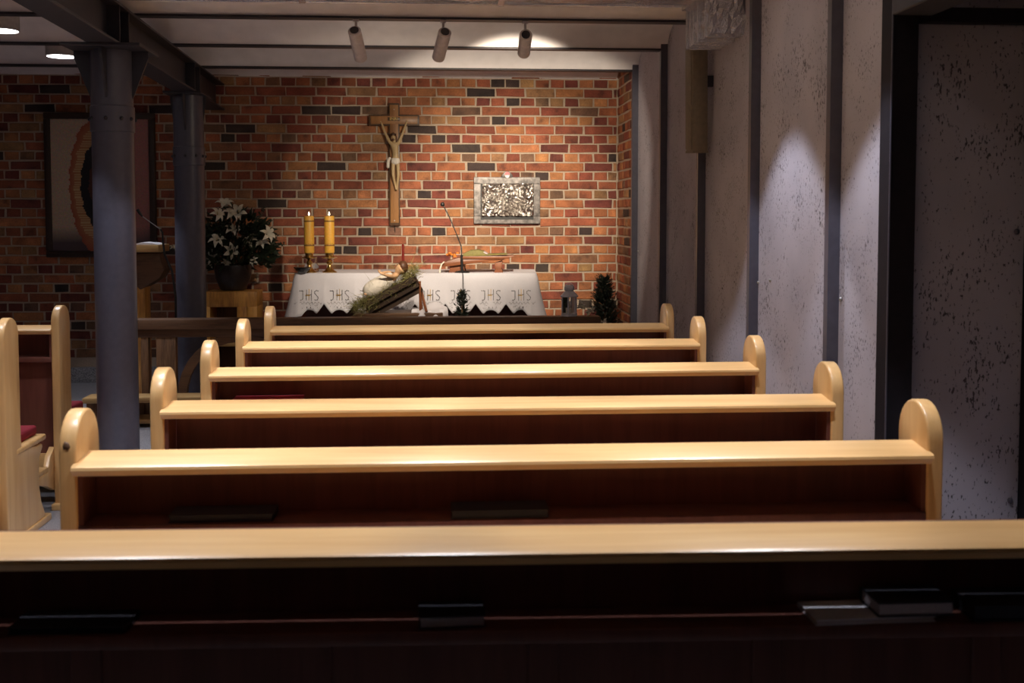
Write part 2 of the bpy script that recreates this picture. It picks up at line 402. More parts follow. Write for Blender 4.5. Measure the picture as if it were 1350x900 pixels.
# ceiling: shallow plaster vaults between steel joists
joists = [8.265-1.0375*k for k in range(-1, 11)]
joists = [j for j in joists if j > -2.4]
vv, ff = [], []; NS = 24
span = joists + [joists[-1]-1.0375]
for j0, j1 in zip(span, span[1:]):
    n0 = len(vv)
    for i in range(NS+1):
        u = -1+2*i/NS; u = math.sin(u*PI/2); y = (j0+j1)/2 - u*(j0-j1-.06)/2; z = ZJ+.012+.17*math.sqrt(max(0, 1-u*u))
        vv += [(-4.75, y, z), (2.2, y, z)]
    for i in range(NS): a = n0+2*i; ff.append((a, a+1, a+3, a+2))
me = bpy.data.meshes.new('ceiling'); me.from_pydata(vv, [], ff)
ce = tag(obj('ceiling', me, 'white_plaster'), 'white plaster vaults between thin dark joists', kind='structure')
for p in me.polygons: p.use_smooth = True
box('roof_slab', (-4.8, -2.7, 2.9), (2.3, 9.4, 2.98), 'dark_plaster', ce)
for j in joists:
    if j > 9.0: continue
    bm = bmesh.new(); abox(bm, (-4.75, j-.038, ZJ), (1.54, j+.038, ZJ+.012)); abox(bm, (-4.75, j-.006, ZJ+.012), (1.54, j+.006, 2.9))
    obj('joist', bm2me('joist', bm), 'steel', ce)

# ------------------------------------------------------------------ steel beam and columns
bx = lambda y: -1.62-.035*(y-4.67)
sb = thing('steel_beam', (bx(5.89), 5.89, 0), 'dark steel ceiling beam carried by the two round columns', 'beam'); sb.rotation_euler[2] = .035
def beam_part(name, a, b): return box(name, a, b, 'steel', sb, bev=.002, seg=1)
beam_part('bottom_flange', (-.075, -8.4, 2.45), (.075, 3.33, 2.464)); beam_part('top_flange', (-.075, -8.4, 2.651), (.075, 3.33, 2.664)); beam_part('web', (-.006, -8.4, 2.463), (.006, 3.33, 2.652))
for y in (-.10, .10, 2.02, 2.22, -2.4):
    beam_part('stiffener', (-.07, y-.006, 2.464), (.07, y+.006, 2.651))
def column(x, y, z0, ztop, label, collar, gus):
    t = thing('steel_column', (x, y, z0), label, 'column', 'round steel columns under the beam'); R = .105; hh = ztop-z0
    lathe('shaft', [(R, 0), (R, hh-.014)], 'steel_col', t, n=40)
    lathe('sleeve', [(R+.001, collar), (R+.006, collar+.004), (R+.006, collar+.131), (R+.001, collar+.135)], 'steel_col', t, n=40)
    for a in (-.9, -.35, -1.6, -2.4, -2.95, .3):
        bm = bmesh.new(); bmesh.ops.create_uvsphere(bm, u_segments=8, v_segments=5, radius=.011); o = obj('bolt', bm2me('bolt', bm, True), 'steel', t)
        o.location = ((R+.007)*math.cos(a), (R+.007)*math.sin(a), collar+.068)
    lathe('base_ring', [(R+.02, 0), (R+.02, .03), (R+.004, .04), (R+.004, .075), (R, .08)], 'steel_col', t, n=40)
    box('cap_plate', (-gus, -.2, hh-.016), (gus, .2, hh), 'steel', t, bev=.002, seg=1)
    for s in (-1, 1):
        prism('gusset', [(s*.09, hh-.30), (s*.09, hh-.016), (s*(gus-.006), hh-.016), (s*(gus-.006), hh-.05)], 'y', -.006, .006, 'steel', t)
        bm = bmesh.new(); aprism(bm, [(s*.09, hh-.30), (s*.09, hh-.016), (s*.19, hh-.016), (s*.19, hh-.05)], 'x', -.006, .006); obj('gusset', bm2me('gusset', bm), 'steel', t)
    return t
column(bx(5.89), 5.89, 0, 2.45, 'nearer thick round grey steel column beside the pews', 2.015, .195)
column(bx(8.02), 8.02, ZD, 2.45, 'farther slim-looking round grey steel column beside the lilies', 1.72, .13)

# ------------------------------------------------------------------ foil duct
du = thing('foil_duct', (0, 5.6, 2.615), 'crinkled silver foil ventilation duct below the ceiling', 'duct')
def crinkle(bm, j):
    for v in bm.verts: v.co += Vector((random.uniform(-j, j), random.uniform(-j, j), random.uniform(-j, j)))
def foilbox(name, a, b, cuts, j=.004):
    bm = bmesh.new(); abox(bm, a, b); bmesh.ops.subdivide_edges(bm, edges=bm.edges, cuts=cuts, use_grid_fill=True); crinkle(bm, j)
    return obj(name, bm2me(name, bm), 'foil', du)
for i in range(6):
    foilbox('duct_section', (-4.7+i*1.01, -.17, .062), (-3.69+i*1.01+.005, .13, .195), 11, .006)
for i in range(7):
    foilbox('duct_flange', (-4.72+i*1.01, -.185, .052), (-4.685+i*1.01, .15, .21), 3, .002)
foilbox('bottom_lip', (-4.7, .125, .055), (1.34, .15, .075), 12, .002)
foilbox('elbow', (1.352, -.22, -.138), (1.527, .23, .19), 9, .009)
for k, (y, e) in enumerate(((.235, .010), (.165, .007), (.10, .006), (-.02, .012), (-.15, .006))):
    foilbox('elbow_rib', (1.352-e, y-.014, -.138-e), (1.527, y+.010, .19), 5, .003)
foilbox('elbow_neck', (1.30, -.19, .04), (1.36, .16, .195), 3, .003)

# ------------------------------------------------------------------ pews
def make_pew(name, loc, rz, label, group, cush=False, plain_far=False):
    t = thing(name, loc, label, 'pew', group, rz); Lh = 1.106; th = .043; D = .185; r = D/2; zs = 1.006
    prof = [(0, .035), (0, zs)] + [(r-r*math.cos(a), zs+r*1.02*math.sin(a)) for a in [PI*i/14 for i in range(1, 14)]] + [(D, zs), (D, .50)]
    prof += [(D+.004, .46), (.40, .42), (.47, .42), (.475, .40), (.43, .36), (.415, .28), (.42, .20), (.44, .13), (.48, .07), (.50, .035)]
    for s in (-1, 1):
        x0, x1 = (s*Lh, s*(Lh-th)) if s < 0 else (s*(Lh-th), s*Lh)
        prism('end_panel', prof, 'x', x0, x1, 'wood_z', t, bev=.007, seg=3)
        box('foot_rail', (x0-.008, -.03, 0), (x1+.008, .56, .036), 'wood_x', t, bev=.006)
        box('shelf_cheek', (s*(Lh-th)-.012 if s > 0 else s*(Lh-th), .008, .80), (s*(Lh-th) if s > 0 else s*(Lh-th)+.012, .115, .96), 'pew_back', t)
    xi = Lh-th
    bd = [(-.020, .962), (-.026, .968), (-.024, .975), (-.016, .979), (.098, .992), (.104, .988), (.104, .968), (.01, .955), (-.012, .952)]
    prism('top_board', bd, 'x', -xi-.006, xi+.006, 'wood_x', t, bev=0)
    box('book_shelf', (-xi, .000, .800), (xi, .118, .826), 'pew_back', t, bev=.004)
    box('back_board', (-xi, .112, .30), (xi, .13, .985), 'pew_back', t)
    box('lower_board', (-xi, .040, .30), (xi, .056, .805), 'pew_back', t)
    for k in range(5):
        xx = -.84+k*.42; box('stile', (xx-.028, .034, .30), (xx+.028, .044, .80), 'pew_back', t, bev=.002, seg=1)
    box('bottom_rail', (-xi, .03, .22), (xi, .06, .30), 'wood_x', t, bev=.004)
    box('seat', (-Lh-.004, .125, .43), (Lh+.004, .52, .462), 'wood_x', t, bev=.010, seg=3)
    box('kneeler', (-xi, -.26, .225), (xi, -.08, .252), 'wood_x', t, bev=.006)
    for s in (-1, 1):
        prism('kneeler_bracket', [(.02, .10), (.02, .34), (-.05, .30), (-.09, .225), (-.24, .225), (-.24, .19), (-.10, .15)], 'x', min(s*(xi-.03), s*xi), max(s*(xi-.03), s*xi), 'wood_z', t, bev=.003)
    return t
PG = 'pews of the right-hand block'
rows = [(1.966, .20, -.030, 'nearest pale wooden pew, its top board spanning the whole photograph'),
        (2.712, .1935, -.006, 'second pew from the camera, with a dark knot on its left arched end'),
        (3.469, .22, -.006, 'third pew from the camera, directly behind the one holding red books'),
        (4.265, .212, .011, 'fourth pew from the camera, with red books on its shelf'),
        (5.146, .185, -.011, 'second-farthest pew of the right-hand block'),
        (5.91, .204, .013, 'farthest pew of the right-hand block, just before the altar rail')]
for k, (y, x, rz, lb) in enumerate(rows):
    p = make_pew('pew', (x, y, 0), rz, lb, PG)
    if k == 1: blob('wood_knot', (-1.086, .004, 1.022), (.010, .0050, .013), 'rustic', p, 2, .2)
LG = 'pews of the left-hand block'
for y, lb in ((4.50, 'left-block pew mostly cut off by the left edge of the photograph'), (5.284, 'left-block pew whose tall arched end stands at the left edge of the photograph'), (6.04, 'left-block pew nearest the brick wall')):
    make_pew('pew', (-2.008-1.106, y, 0), 0, lb, LG)
for y, lb in ((4.50, 'crimson seat cushion on the nearest left-block pew'), (5.284, 'crimson seat cushion on the middle left-block pew'), (6.04, 'crimson seat cushion on the left-block pew by the bricks')):
    c = box('seat_cushion', (-1., .19, 0), (1.075, .49, .05), 'cushion', None, bev=.014, seg=3); c.location = (-2.008-1.106, y, .4625); tag(c, lb, 'cushion', 'crimson pew cushions')
# books on the shelves
def book(x0, x1, y0, z0, th, dep, cover, label, rz=0., page='page'):
    t = thing('book', ((x0+x1)/2, y0, z0), label, 'book', rz=rz); w = (x1-x0)/2
    box('cover', (-w, 0, 0), (w, dep, th*.12), cover, t); box('cover', (-w, 0, th*.88), (w, dep, th), cover, t)
    box('pages', (-w+.003, .002, th*.12), (w-.003, dep-.002, th*.88), page, t); box('spine', (-w, dep-.002, th*.1), (w, dep, th*.9), cover, t); return t
book(.70, .93, 1.952, .827, .010, .10, 'paper', 'thin pale booklet under a thick book on the nearest pew shelf', .02)
book(.82, .965, 1.954, .8375, .028, .09, 'book_dark', 'thick book with pale page edge lying on a booklet on the nearest shelf')
book(-.03, .092, 1.985, .827, .022, .08, 'book_dark', 'small book lying alone near the middle of the nearest pew shelf', .03)
book(1.00, 1.17, 1.945, .827, .030, .10, 'book_dark', 'dark book at the right end of the nearest pew shelf', -.03, 'book_dark')
book(-.77, -.56, 2.005, .827, .012, .09, 'book_dark', 'thin dark booklet at the far left of the nearest pew shelf', -.03, 'book_dark')
book(-.655, -.40, 2.728, .827, .018, .09, 'book_dark', 'dark hymnbook on the left of the second pew shelf', 0, 'book_dark')
book(.04, .285, 2.716, .827, .020, .09, 'book_dark', 'dark hymnbook on the middle of the second pew shelf', 0, 'book_dark')
book(-.775, -.51, 4.262, .827, .052, .09, 'book_red', 'red book lying on the left of the fourth pew shelf', .01)
book(.48, .67, 5.92, .827, .07, .09, 'book_dark', 'dark book on the farthest pew shelf', .01, 'book_dark')

# ------------------------------------------------------------------ altar rail
ar = thing('altar_rail', (0, 7.5, ZD), 'rustic dark timber communion rail with arched braces before the altar', 'rail')
def rbox(name, a, b, mat='rustic', bev=.006): return box(name, a, b, mat, ar, bev=bev)
rbox('top_beam', (-2.06, -.06, .610), (1.135, .07, .678)); rbox('under_beam', (-2.0, -.035, .555), (1.09, .035, .612))
for x0, x1 in ((-1.955, -1.905), (-1.855, -1.725), (-.90, -.77), (.03, .16), (.96, 1.05)):
    rbox('post', (x0, -.03, 0), (x1, .03, .56), 'rustic_z')
for cx in (-1.31, -.37, .56):
    pts_o = [(cx+.41*math.cos(a), .15+.43*math.sin(a)) for a in [PI*i/16 for i in range(17)]]
    pts_i = [(cx+.35*math.cos(a), .15+.37*math.sin(a)) for a in [PI*i/16 for i in range(17)]]
    bm = bmesh.new()
    for i in range(16):
        q = [pts_o[i], pts_o[i+1], pts_i[i+1], pts_i[i]]; aprism(bm, q, 'y', -.028, .028)
    bmesh.ops.remove_doubles(bm, verts=bm.verts, dist=1e-5); obj('arch_brace', bm2me('arch_brace', bm), 'rustic', ar)
box('kneeling_board', (-2.25, -.33, .165), (1.1, -.15, .20), 'honey_x', ar, bev=.006)
box('kneeling_board', (-2.0, -.30, .025), (1.1, -.12, .055), 'honey_x', ar, bev=.006)
for x in (-2.2, -1.97, -.85, .08, 1.0): box('kneeler_leg', (x-.03, -.31, 0), (x+.03, -.03, .165), 'rustic_z', ar, bev=.004)

# ------------------------------------------------------------------ altar and cloth
AX, AY, AR = -.118, 8.60, -.068
at_ = thing('altar_table', (AX, AY, ZD), 'dark red-brown altar table under a white lace-edged cloth', 'altar', rz=AR)
box('table_top', (-.89, -.30, .86), (.89, .30, .922), 'altar_body', at_, bev=.005)
box('front_panel', (-.82, -.235, .04), (.82, -.21, .86), 'altar_body', at_)
box('side_panel', (-.84, -.24, 0), (-.80, .25, .86), 'altar_body', at_); box('side_panel', (.80, -.24, 0), (.84, .25, .86), 'altar_body', at_)
box('plinth', (-.86, -.26, 0), (.86, .27, .06), 'altar_body', at_, bev=.004)
ac = thing('altar_cloth', (AX, AY, ZD), 'white altar cloth with scalloped lace hem and embroidered JHS letters', 'cloth', rz=AR)
hw, hd, r_ = .905, .315, .03; per = 2*hw/8
def edge_z(u):          # u in periods from a centre, hem drop
    u = abs((u+.5) % 1-.5)
    if u < .14: return .258-.008*(1-(u/.14)**2)+.006
    if u < .24: return .262+.024*(u-.14)/.10
    return .286-.075*((u-.24)/.26)**1.15
path = []               # perimeter of the table top with outward normals
def seg(a, b, n, nrm, side):
    for i in range(n): k = i/n; path.append((a[0]+(b[0]-a[0])*k, a[1]+(b[1]-a[1])*k, nrm, side))
def corner(c, a0):
    for i in range(8):
        a = a0+PI/2*i/8; path.append((c[0]+r_*math.cos(a), c[1]+r_*math.sin(a), (math.cos(a), math.sin(a)), 'c'))
seg((-hw+r_, -hd), (hw-r_, -hd), 224, (0, -1), 'f'); corner((hw-r_, -hd+r_), -PI/2)
seg((hw, -hd+r_), (hw, hd-r_), 20, (1, 0), 's'); corner((hw-r_, hd-r_), 0)
seg((hw-r_, hd), (-hw+r_, hd), 20, (0, 1), 'b'); corner((-hw+r_, hd-r_), PI/2)
seg((-hw, hd-r_), (-hw, -hd+r_), 20, (-1, 0), 's'); corner((-hw+r_, -hd+r_), PI)
def fold(x, k): return k*(.012*math.sin(x*8+3.2*k)+.007*math.sin(x*21-5*k+1))*min(1, min(x+hw, hw-x)*8)
zt_ = .934; NT = 12; vs, fs = [], []
for (x, y, n, sd) in path:
    if sd == 'f': drop = edge_z((x+hw)/per-.5); fl = .055
    elif sd == 's': drop = .33; fl = .035
    elif sd == 'b': drop = .25; fl = .02
    else: drop = .33; fl = .075
    if sd == 'f':
        e = min(x+hw, hw-x)
        if e < .10: k = 1-e/.10; drop = drop*(1-k)+.33*k; fl += .03*k
    for t in range(NT+1):
        k = t/NT
        rr = .012*math.sin(min(1, k*6)*PI/2)
        ww = fold(x, k) if sd == 'f' else 0
        vs.append((x+n[0]*(rr+fl*k**1.3), y+n[1]*(rr+fl*k**1.3+ww), zt_-.012*(1-math.cos(min(1, k*6)*PI/2)) - drop*k))
P = len(path)
for i in range(P):
    for t in range(NT):
        a = i*(NT+1)+t; b = ((i+1) % P)*(NT+1)+t; fs.append((a, b, b+1, a+1))
fs.append(tuple(i*(NT+1) for i in range(P))[::-1])
me = bpy.data.meshes.new('cloth_drape'); me.from_pydata(vs, [], fs); co = obj('cloth_drape', me, 'cloth', ac); autosmooth(co, 1.0)
co.modifiers.new('thick', 'SOLIDIFY').thickness = .003
def front_pt(x, d, off=.0055):      # a point on the hanging front at x, d below the top
    drop = .27; k = d/drop; return (x, -hd-.012-.055*k**1.3-fold(x, k)-off-.001, zt_-.012-d)
def strip(bm, p, q, w):             # a stitched dash on the cloth
    a = Vector(front_pt(*p)); b = Vector(front_pt(*q)); atube(bm, [a, b], w, 5)
def stitched(pts, cx, size, bm, w=.0016, dash=3):
    for (u0, v0), (u1, v1) in zip(pts, pts[1:]):
        ln = math.hypot(u1-u0, v1-v0); n = max(1, round(ln*dash*2))
        for i in range(n):
            k0, k1 = i/n, (i+.68)/n
            strip(bm, (cx+(u0+(u1-u0)*k0)*size, .185-(v0+(v1-v0)*k0)*size), (cx+(u0+(u1-u0)*k1)*size, .185-(v0+(v1-v0)*k1)*size), w)
SP = [(.95, .92), (.78, 1.), (.6, .92), (.55, .72), (.75, .52), (.95, .32), (.92, .1), (.72, 0), (.52, .12)]
JP = [(-.98, .95), (-.62, .95), (-.62, .15), (-.75, 0), (-.95, .06)]
for k in range(8):
    cx = -hw+per*(k+.5); sz = .074
    for nm_, polys in (('letter_j', [JP]), ('letter_h', [[(-.26, 0), (-.26, 1.1)], [(.26, 0), (.26, 1.1)], [(-.26, .56), (.26, .56)]]), ('letter_s', [SP])):
        bm = bmesh.new()
        for q in polys: stitched(q, cx, sz, bm, .0026)
        obj(nm_, bm2me(nm_, bm), 'thread', co)
    bm = bmesh.new(); stitched([(-.34, .5), (.34, .5)], cx, sz, bm, .0032, 1); stitched([(0, 0), (0, 1.15)], cx, sz, bm, .0022, 5); obj('gold_cross', bm2me('gold_cross', bm), 'gold', co)
    bm = bmesh.new()                # lace vine and eyelets above the hem
    for i in range(26):
        u = -.48+.96*i/26; d0 = .205+.010*math.sin(i*1.9); strip(bm, (cx+u*per, d0), (cx+(u+.022)*per, .205+.010*math.sin((i+1)*1.9)), .0011)
    for i in range(14):
        u = random.uniform(-.35, .35); d0 = random.uniform(.215, .245); strip(bm, (cx+u*per, d0), (cx+u*per+random.uniform(-.006, .006), d0+random.uniform(.003, .008)), .0012)
    for s in (-1, 1): strip(bm, (cx+s*.012, .232), (cx+s*.014, .244), .0028)
    obj('lace_stitching', bm2me('lace_stitching', bm), 'thread', co)
def onalt(px, py): # local altar-top point -> world
    v = Matrix.Rotation(AR, 3, 'Z') @ Vector((px, py, 0)); return (AX+v.x, AY+v.y, ZD+zt_+.0015)
ZA = ZD+zt_+.0015

# candles
for x, lb in ((-.945, 'left'), (-.793, 'right')):
    h = thing('candle_holder', (x, 8.45, ZA), f'brass candlestick under the {lb} of the two amber candles', 'candlestick', 'brass candlesticks on the altar')
    lathe('holder_foot', [(.055, 0), (.055, .006), (.035, .018), (.018, .04), (.013, .06)], 'brass', h)
    lathe('stem_knop', [(.013, .055), (.024, .07), (.024, .08), (.012, .095), (.012, .105)], 'brass', h)
    lathe('drip_pan', [(.015, .10), (.056, .112), (.060, .118), (.052, .116), (.02, .110)], 'brass', h)
    lathe('socket', [(.028, .112), (.031, .118), (.031, .150), (.028, .150)], 'brass', h)
    c = thing('candle', (x, 8.45, ZA+.150), f'{lb} amber pillar candle with brown relief bands', 'candle', 'amber pillar candles on the altar')
    lathe('wax_body', [(.037, 0), (.038, .003), (.038, .272), (.034, .279), (.012, .276), (.001, .274)], 'wax', c, n=28); wx = c.children[0]
    for z in (.235, .052):
        lathe('relief_band', [(.038, z), (.0395, z+.003), (.0395, z+.008), (.038, z+.011)], 'wax_band', wx, n=28)
    for q in range(7):
        a = -PI/2+(q-3)*.36; bm = bmesh.new(); bmesh.ops.create_icosphere(bm, subdivisions=1, radius=.0035); o = obj('relief_leaf', bm2me('relief_leaf', bm, True), 'wax_band', wx); o.location = (.038*math.cos(a), .038*math.sin(a), .066+.004*(q % 2))
    tube('wick', [(0, 0, .272), (.001, 0, .288)], .0016, 'black', c, 6)
    lathe('flame', [(.001, .282), (.0055, .289), (.005, .297), (.001, .312)], 'flame', c, n=10)
d = thing('dish', (-.985, 8.345, ZA), 'shallow dark glass dish at the left corner of the altar', 'dish')
lathe('bowl', [(.02, 0), (.03, .004), (.055, .030), (.066, .044), (.062, .044), (.05, .032), (.02, .012)], 'stone', d)
lathe('rim', [(.062, .043), (.067, .047), (.062, .047)], 'stone', d)
for x, y, lb in ((-.975, 8.56, 'left'), (-.905, 8.54, 'right')):
    d = thing('glass_cruet', (x, y, ZA), f'{lb} small clear glass cruet behind the left candle', 'cruet', 'glass cruets behind the candles')
    lathe('vessel', [(.018, 0), (.022, .01), (.022, .04), (.010, .065), (.008, .08), (.012, .09)], 'glass', d); lathe('stopper', [(.006, .088), (.010, .096), (.010, .106), (.002, .112)], 'glass', d)

# tall thin red taper behind the manger
d = thing('taper_candle', (-.237, 8.46, ZA), 'thin dark red taper standing on the altar behind the manger', 'candle')
lathe('taper', [(.010, .02), (.010, .21), (.003, .215)], 'red_wax', d, n=12); lathe('taper_foot', [(.03, 0), (.03, .006), (.014, .012), (.012, .03)], 'brass', d)

# book stand with open olive book
bs = thing('book_stand', (.33, 8.47, ZA), 'low cherry-wood missal stand on the altar', 'book stand', rz=AR)
prism('reading_board', [(-.275, .055), (-.262, .045), (-.22, .048), (.20, .098), (.285, .124), (.283, .130), (-.14, .112), (-.255, .078)], 'y', -.14, .14, 'cherry', bs, bev=.004)
box('ledge', (-.12, -.15, .106), (.25, -.135, .126), 'cherry', bs, bev=.003)
for x0, x1 in ((-.215, -.09), (.13, .195)):
    prism('foot', [(x0, 0), (x0+.012, .03), (x0+.005, .075), (x1, .095), (x1-.005, .03), (x1+.006, 0)], 'y', -.115, -.085, 'cherry', bs, bev=.003)
    prism('foot', [(x0, 0), (x0+.012, .03), (x0+.005, .06), (x1, .085), (x1-.005, .03), (x1+.006, 0)], 'y', .085, .115, 'cherry', bs, bev=.003)
bk = thing('open_book', (.33, 8.47, ZA+.133), 'open olive-green book lying on the missal stand', 'book', rz=AR)
cv = [(-.125, -.014), (-.10, .010), (-.05, .034), (.01, .038), (.05, .028), (.075, .010), (.10, .006), (.19, .010), (.23, .012), (.232, .004), (.10, -.002), (.0, -.008)]
prism('book_cover', cv, 'y', -.12, .12, 'olive', bk, bev=.002)
prism('page_edge', [(.055, .026), (.072, .018), (.085, .008), (.078, .006), (.065, .012), (.05, .022)], 'y', -.124, .10, 'page', bk)
of = thing('orange_posy', (.135, 8.40, ZA+.105), 'small posy of orange flowers on the left end of the missal stand', 'flowers')
for i in range(9):
    blob('blossom', (random.uniform(-.035, .05), random.uniform(-.03, .03), random.uniform(.015, .05)), (.014, .012, .009), 'orange', of, 1, .25)
for i in range(4): tube('stem', [(0, 0, .012), (random.uniform(-.03, .03), .01, .03)], .002, 'moss', of, 5)
rb = bmesh.new(); w = .006
pts = [(.075, 8.33, ZA+.085), (.055, 8.325, ZA+.065), (.045, 8.32, ZA+.03), (.043, 8.32, ZA+.002)]
aprism(rb, [(p[0]-w, p[2]) for p in pts]+[(p[0]+w, p[2]) for p in pts[::-1]], 'y', 8.322, 8.3235)
tag(obj('ribbon', bm2me('ribbon', rb), 'dried'), 'pale ribbon marker hanging off the missal stand', 'ribbon')

# altar microphone
am = thing('altar_microphone', (.212, 8.335, ZA), 'black gooseneck microphone on a round base on the altar', 'microphone')
lathe('mic_base', [(.055, 0), (.055, .008), (.04, .014), (.014, .018)], 'black', am); tube('mic_stem', [(0, 0, .01), (-.004, 0, .10), (-.004, 0, .135)], .0105, 'black', am, 10)
tube('gooseneck', [(-.004, 0, .13), (-.007, 0, .20), (-.045, 0, .30), (-.095, .01, .42), (-.140, .02, .505)], .0042, 'black', am, 8)
blob('mic_head', (-.147, .022, .517), (.016, .016, .018), 'black', am, 2)
tag(tube('microphone_cable', [(.212, 8.275, ZA+.004), (.214, 8.235, ZA-.01), (.214, 8.19, ZA-.12), (.212, 8.165, ZA-.30), (.205, 8.16, .40), (.20, 8.12, ZD+.004)], .003, 'black', None, 6), 'thin black cable hanging from the altar microphone', 'cable')

# ------------------------------------------------------------------ manger with figurine
ms = thing('manger_table', (-.20, 7.93, ZD), 'small plank table behind the rail carrying the manger', 'table')
for k in range(4): box('plank', (-.36, -.16+k*.08, .655), (.26, -.083+k*.08, .68), 'rustic', ms, bev=.003)
for x in (-.30, .21):
    for y in (-.12, .12): box('leg', (x-.02, y-.02, 0), (x+.02, y+.02, .655), 'rustic_z', ms)
# white cloth at right end of the table
wc = tag(obj('white_drape', None or bpy.data.meshes.new('white_drape'), None), 'crumpled white cloth over the right end of the manger table', 'cloth')
vs, fs = [], []; nx, ny = 26, 22
for i in range(nx+1):
    for j in range(ny+1):
        u, v = i/nx, j/ny; x = -.16+.34*u; y = 7.74+.34*v
        z = .905+.018*math.sin(u*9+v*3)*(.3+u)+.03*max(0, math.sin(u*6-1))*v
        if u > .75: z -= (u-.75)*.55; x -= (u-.75)*.30
        if v < .25: z -= (.25-v)*.25*(1+.4*math.sin(u*22)); y += .02*math.sin(u*22)
        vs.append((x, y, z+.012))
for i in range(nx):
    for j in range(ny): a = i*(ny+1)+j; fs.append((a, a+ny+1, a+ny+2, a+1))
wc.data.from_pydata(vs, [], fs); wc.data.materials.append(M['cloth']); autosmooth(wc, 1.2); wc.modifiers.new('thick', 'SOLIDIFY').thickness = .004
mg = thing('manger', (-.28, 7.86, .905), 'tilted dark wooden manger filled with hay and a figurine', 'manger')
def tiltM(c, ang): return Matrix.Translation(c) @ Matrix.Rotation(-ang, 4, 'Y')
TM = tiltM((-.02, 0, .125), .50)
for s in (-1, 1):
    for k in range(3):
        bm = bmesh.new(); abox(bm, (-.20, s*(.045+k*.022)-.012, -.085+k*.044), (.20, s*(.045+k*.022)+.010, -.043+k*.044), None)
        for v in bm.verts: v.co = TM @ v.co
        obj('slat', bm2me('slat', bm), 'manger_wood', mg)
for e in (-.205, .195):
    bm = bmesh.new(); aprism(bm, [(-.115, .05), (-.03, -.08), (.03, -.08), (.115, .05)], 'x', e, e+.012)
    for v in bm.verts: v.co = TM @ v.co
    obj('end_board', bm2me('end_board', bm), 'manger_wood', mg)
for (x0, z0, x1, z1, y0, y1) in ((.178, .22, .182, .005, -.05, -.05), (.185, .16, .225, .005, .02, -.09), (.175, .18, .19, .005, .07, .07), (-.18, .10, -.19, .005, -.06, -.07), (-.18, .10, -.17, .005, .06, .07)):
    tube('leg', [(x0, y0, z0), (x1, y1, z1)], .010, 'cherry', mg, 6)
def hay(name, n, region, mat, parent, ln=(.04, .10), w=.0012):
    bm = bmesh.new()
    for i in range(n):
        p = region(); l = random.uniform(*ln); d = Vector((random.gauss(0, 1), random.gauss(0, .7), random.gauss(.25, .7))).normalized()
        s = d.cross(Vector((random.random(), random.random(), random.random()))).normalized()*w; m_ = p+d*l*.5+Vector((0, 0, random.uniform(-.008, .012))); q = p+d*l
        a = [bm.verts.new(p-s), bm.verts.new(p+s), bm.verts.new(m_+s), bm.verts.new(m_-s), bm.verts.new(q)]
        bm.faces.new(a[:4]); bm.faces.new((a[3], a[2], a[4]))
    return obj(name, bm2me(name, bm), mat, parent)
def reg(a, b, sp):
    def f():
        k = random.random(); p = TM @ Vector((a+(b-a)*k, random.gauss(0, .06), sp+random.gauss(0, .018))); return p
    return f
o = hay('hay_bed', 1100, reg(-.24, .21, .035), 'moss', mg, (.03, .075)); tag(o, kind='stuff')
o = hay('hay_wisps', 700, reg(-.29, -.10, .04), 'moss', mg, (.03, .09)); tag(o, kind='stuff')
o = hay('straw_wisps', 260, reg(-.22, .24, .06), 'straw', mg, (.06, .15)); tag(o, kind='stuff')
o = hay('hay_drape', 320, lambda: TM @ Vector((random.uniform(-.26, .2) if random.random() < .35 else random.uniform(-.27, -.10), -.10+random.gauss(0, .012), random.uniform(-.03, .06))), 'moss', mg, (.025, .07)); tag(o, kind='stuff')
o = hay('hay_head_end', 320, reg(.12, .25, .07), 'moss', mg, (.03, .07)); tag(o, kind='stuff')
# reclining infant figurine: one continuous painted body, gown and hair its parts
ig = thing('infant_figurine', (-.28, 7.86, .905), 'painted infant figurine in white lying on the hay with raised arms', 'figurine')
def T(x, y, z): return tuple(TM @ Vector((x, y, z)))
V = [T(-.03, -.03, .085), T(.02, -.03, .092), T(.07, -.03, .10), T(.105, -.03, .108), T(.125, -.035, .125), T(.15, -.035, .128), T(.172, -.035, .125),
     T(.075, -.075, .105), T(.045, -.11, .13), T(.02, -.125, .16), T(.005, -.13, .175), T(.075, .01, .11), T(.055, .04, .145), T(.01, .05, .165), T(-.005, .05, .175),
     T(-.05, -.06, .09), T(-.10, -.07, .12), T(-.15, -.075, .085), T(-.165, -.078, .10), T(-.05, 0, .09), T(-.10, .015, .12), T(-.15, .02, .085), T(-.165, .02, .10)]
E_ = [(0, 1), (1, 2), (2, 3), (3, 4), (4, 5), (5, 6), (2, 7), (7, 8), (8, 9), (9, 10), (2, 11), (11, 12), (12, 13), (13, 14), (0, 15), (15, 16), (16, 17), (17, 18), (0, 19), (19, 20), (20, 21), (21, 22)]
RD = [.036, .036, .034, .018, .038, .047, .034, .016, .013, .009, .007, .016, .013, .009, .007, .022, .018, .012, .009, .022, .018, .012, .009]
bd_ = skin('body', V, E_, RD, 'skin_doll', ig)
V2 = [T(-.17, -.03, .082), T(-.12, -.03, .098), T(-.06, -.03, .098), T(0, -.03, .098), T(.05, -.03, .103), T(.085, -.03, .108)]
skin('gown', V2, [(i, i+1) for i in range(5)], [(.055, .045), (.080, .068), (.076, .070), (.066, .064), (.056, .054), (.032, .034)], 'paint_white', ig)
hc = T(.163, -.033, .131); blob('hair', hc, (.038, .046, .049), 'hair', bd_, 2, .06)
fp = Vector(T(.135, -.062, .145))
for dx in (-.010, .010):
    q = T(.138, -.035+dx*1.4, .168); blob('eye', q, (.0035, .0035, .0035), 'black', bd_, 1)
q = T(.128, -.035, .170); blob('nose', q, (.005, .005, .005), 'skin_doll', bd_, 1)
q = T(.117, -.035, .163); blob('mouth', q, (.004, .007, .003), 'red_enamel', bd_, 1)
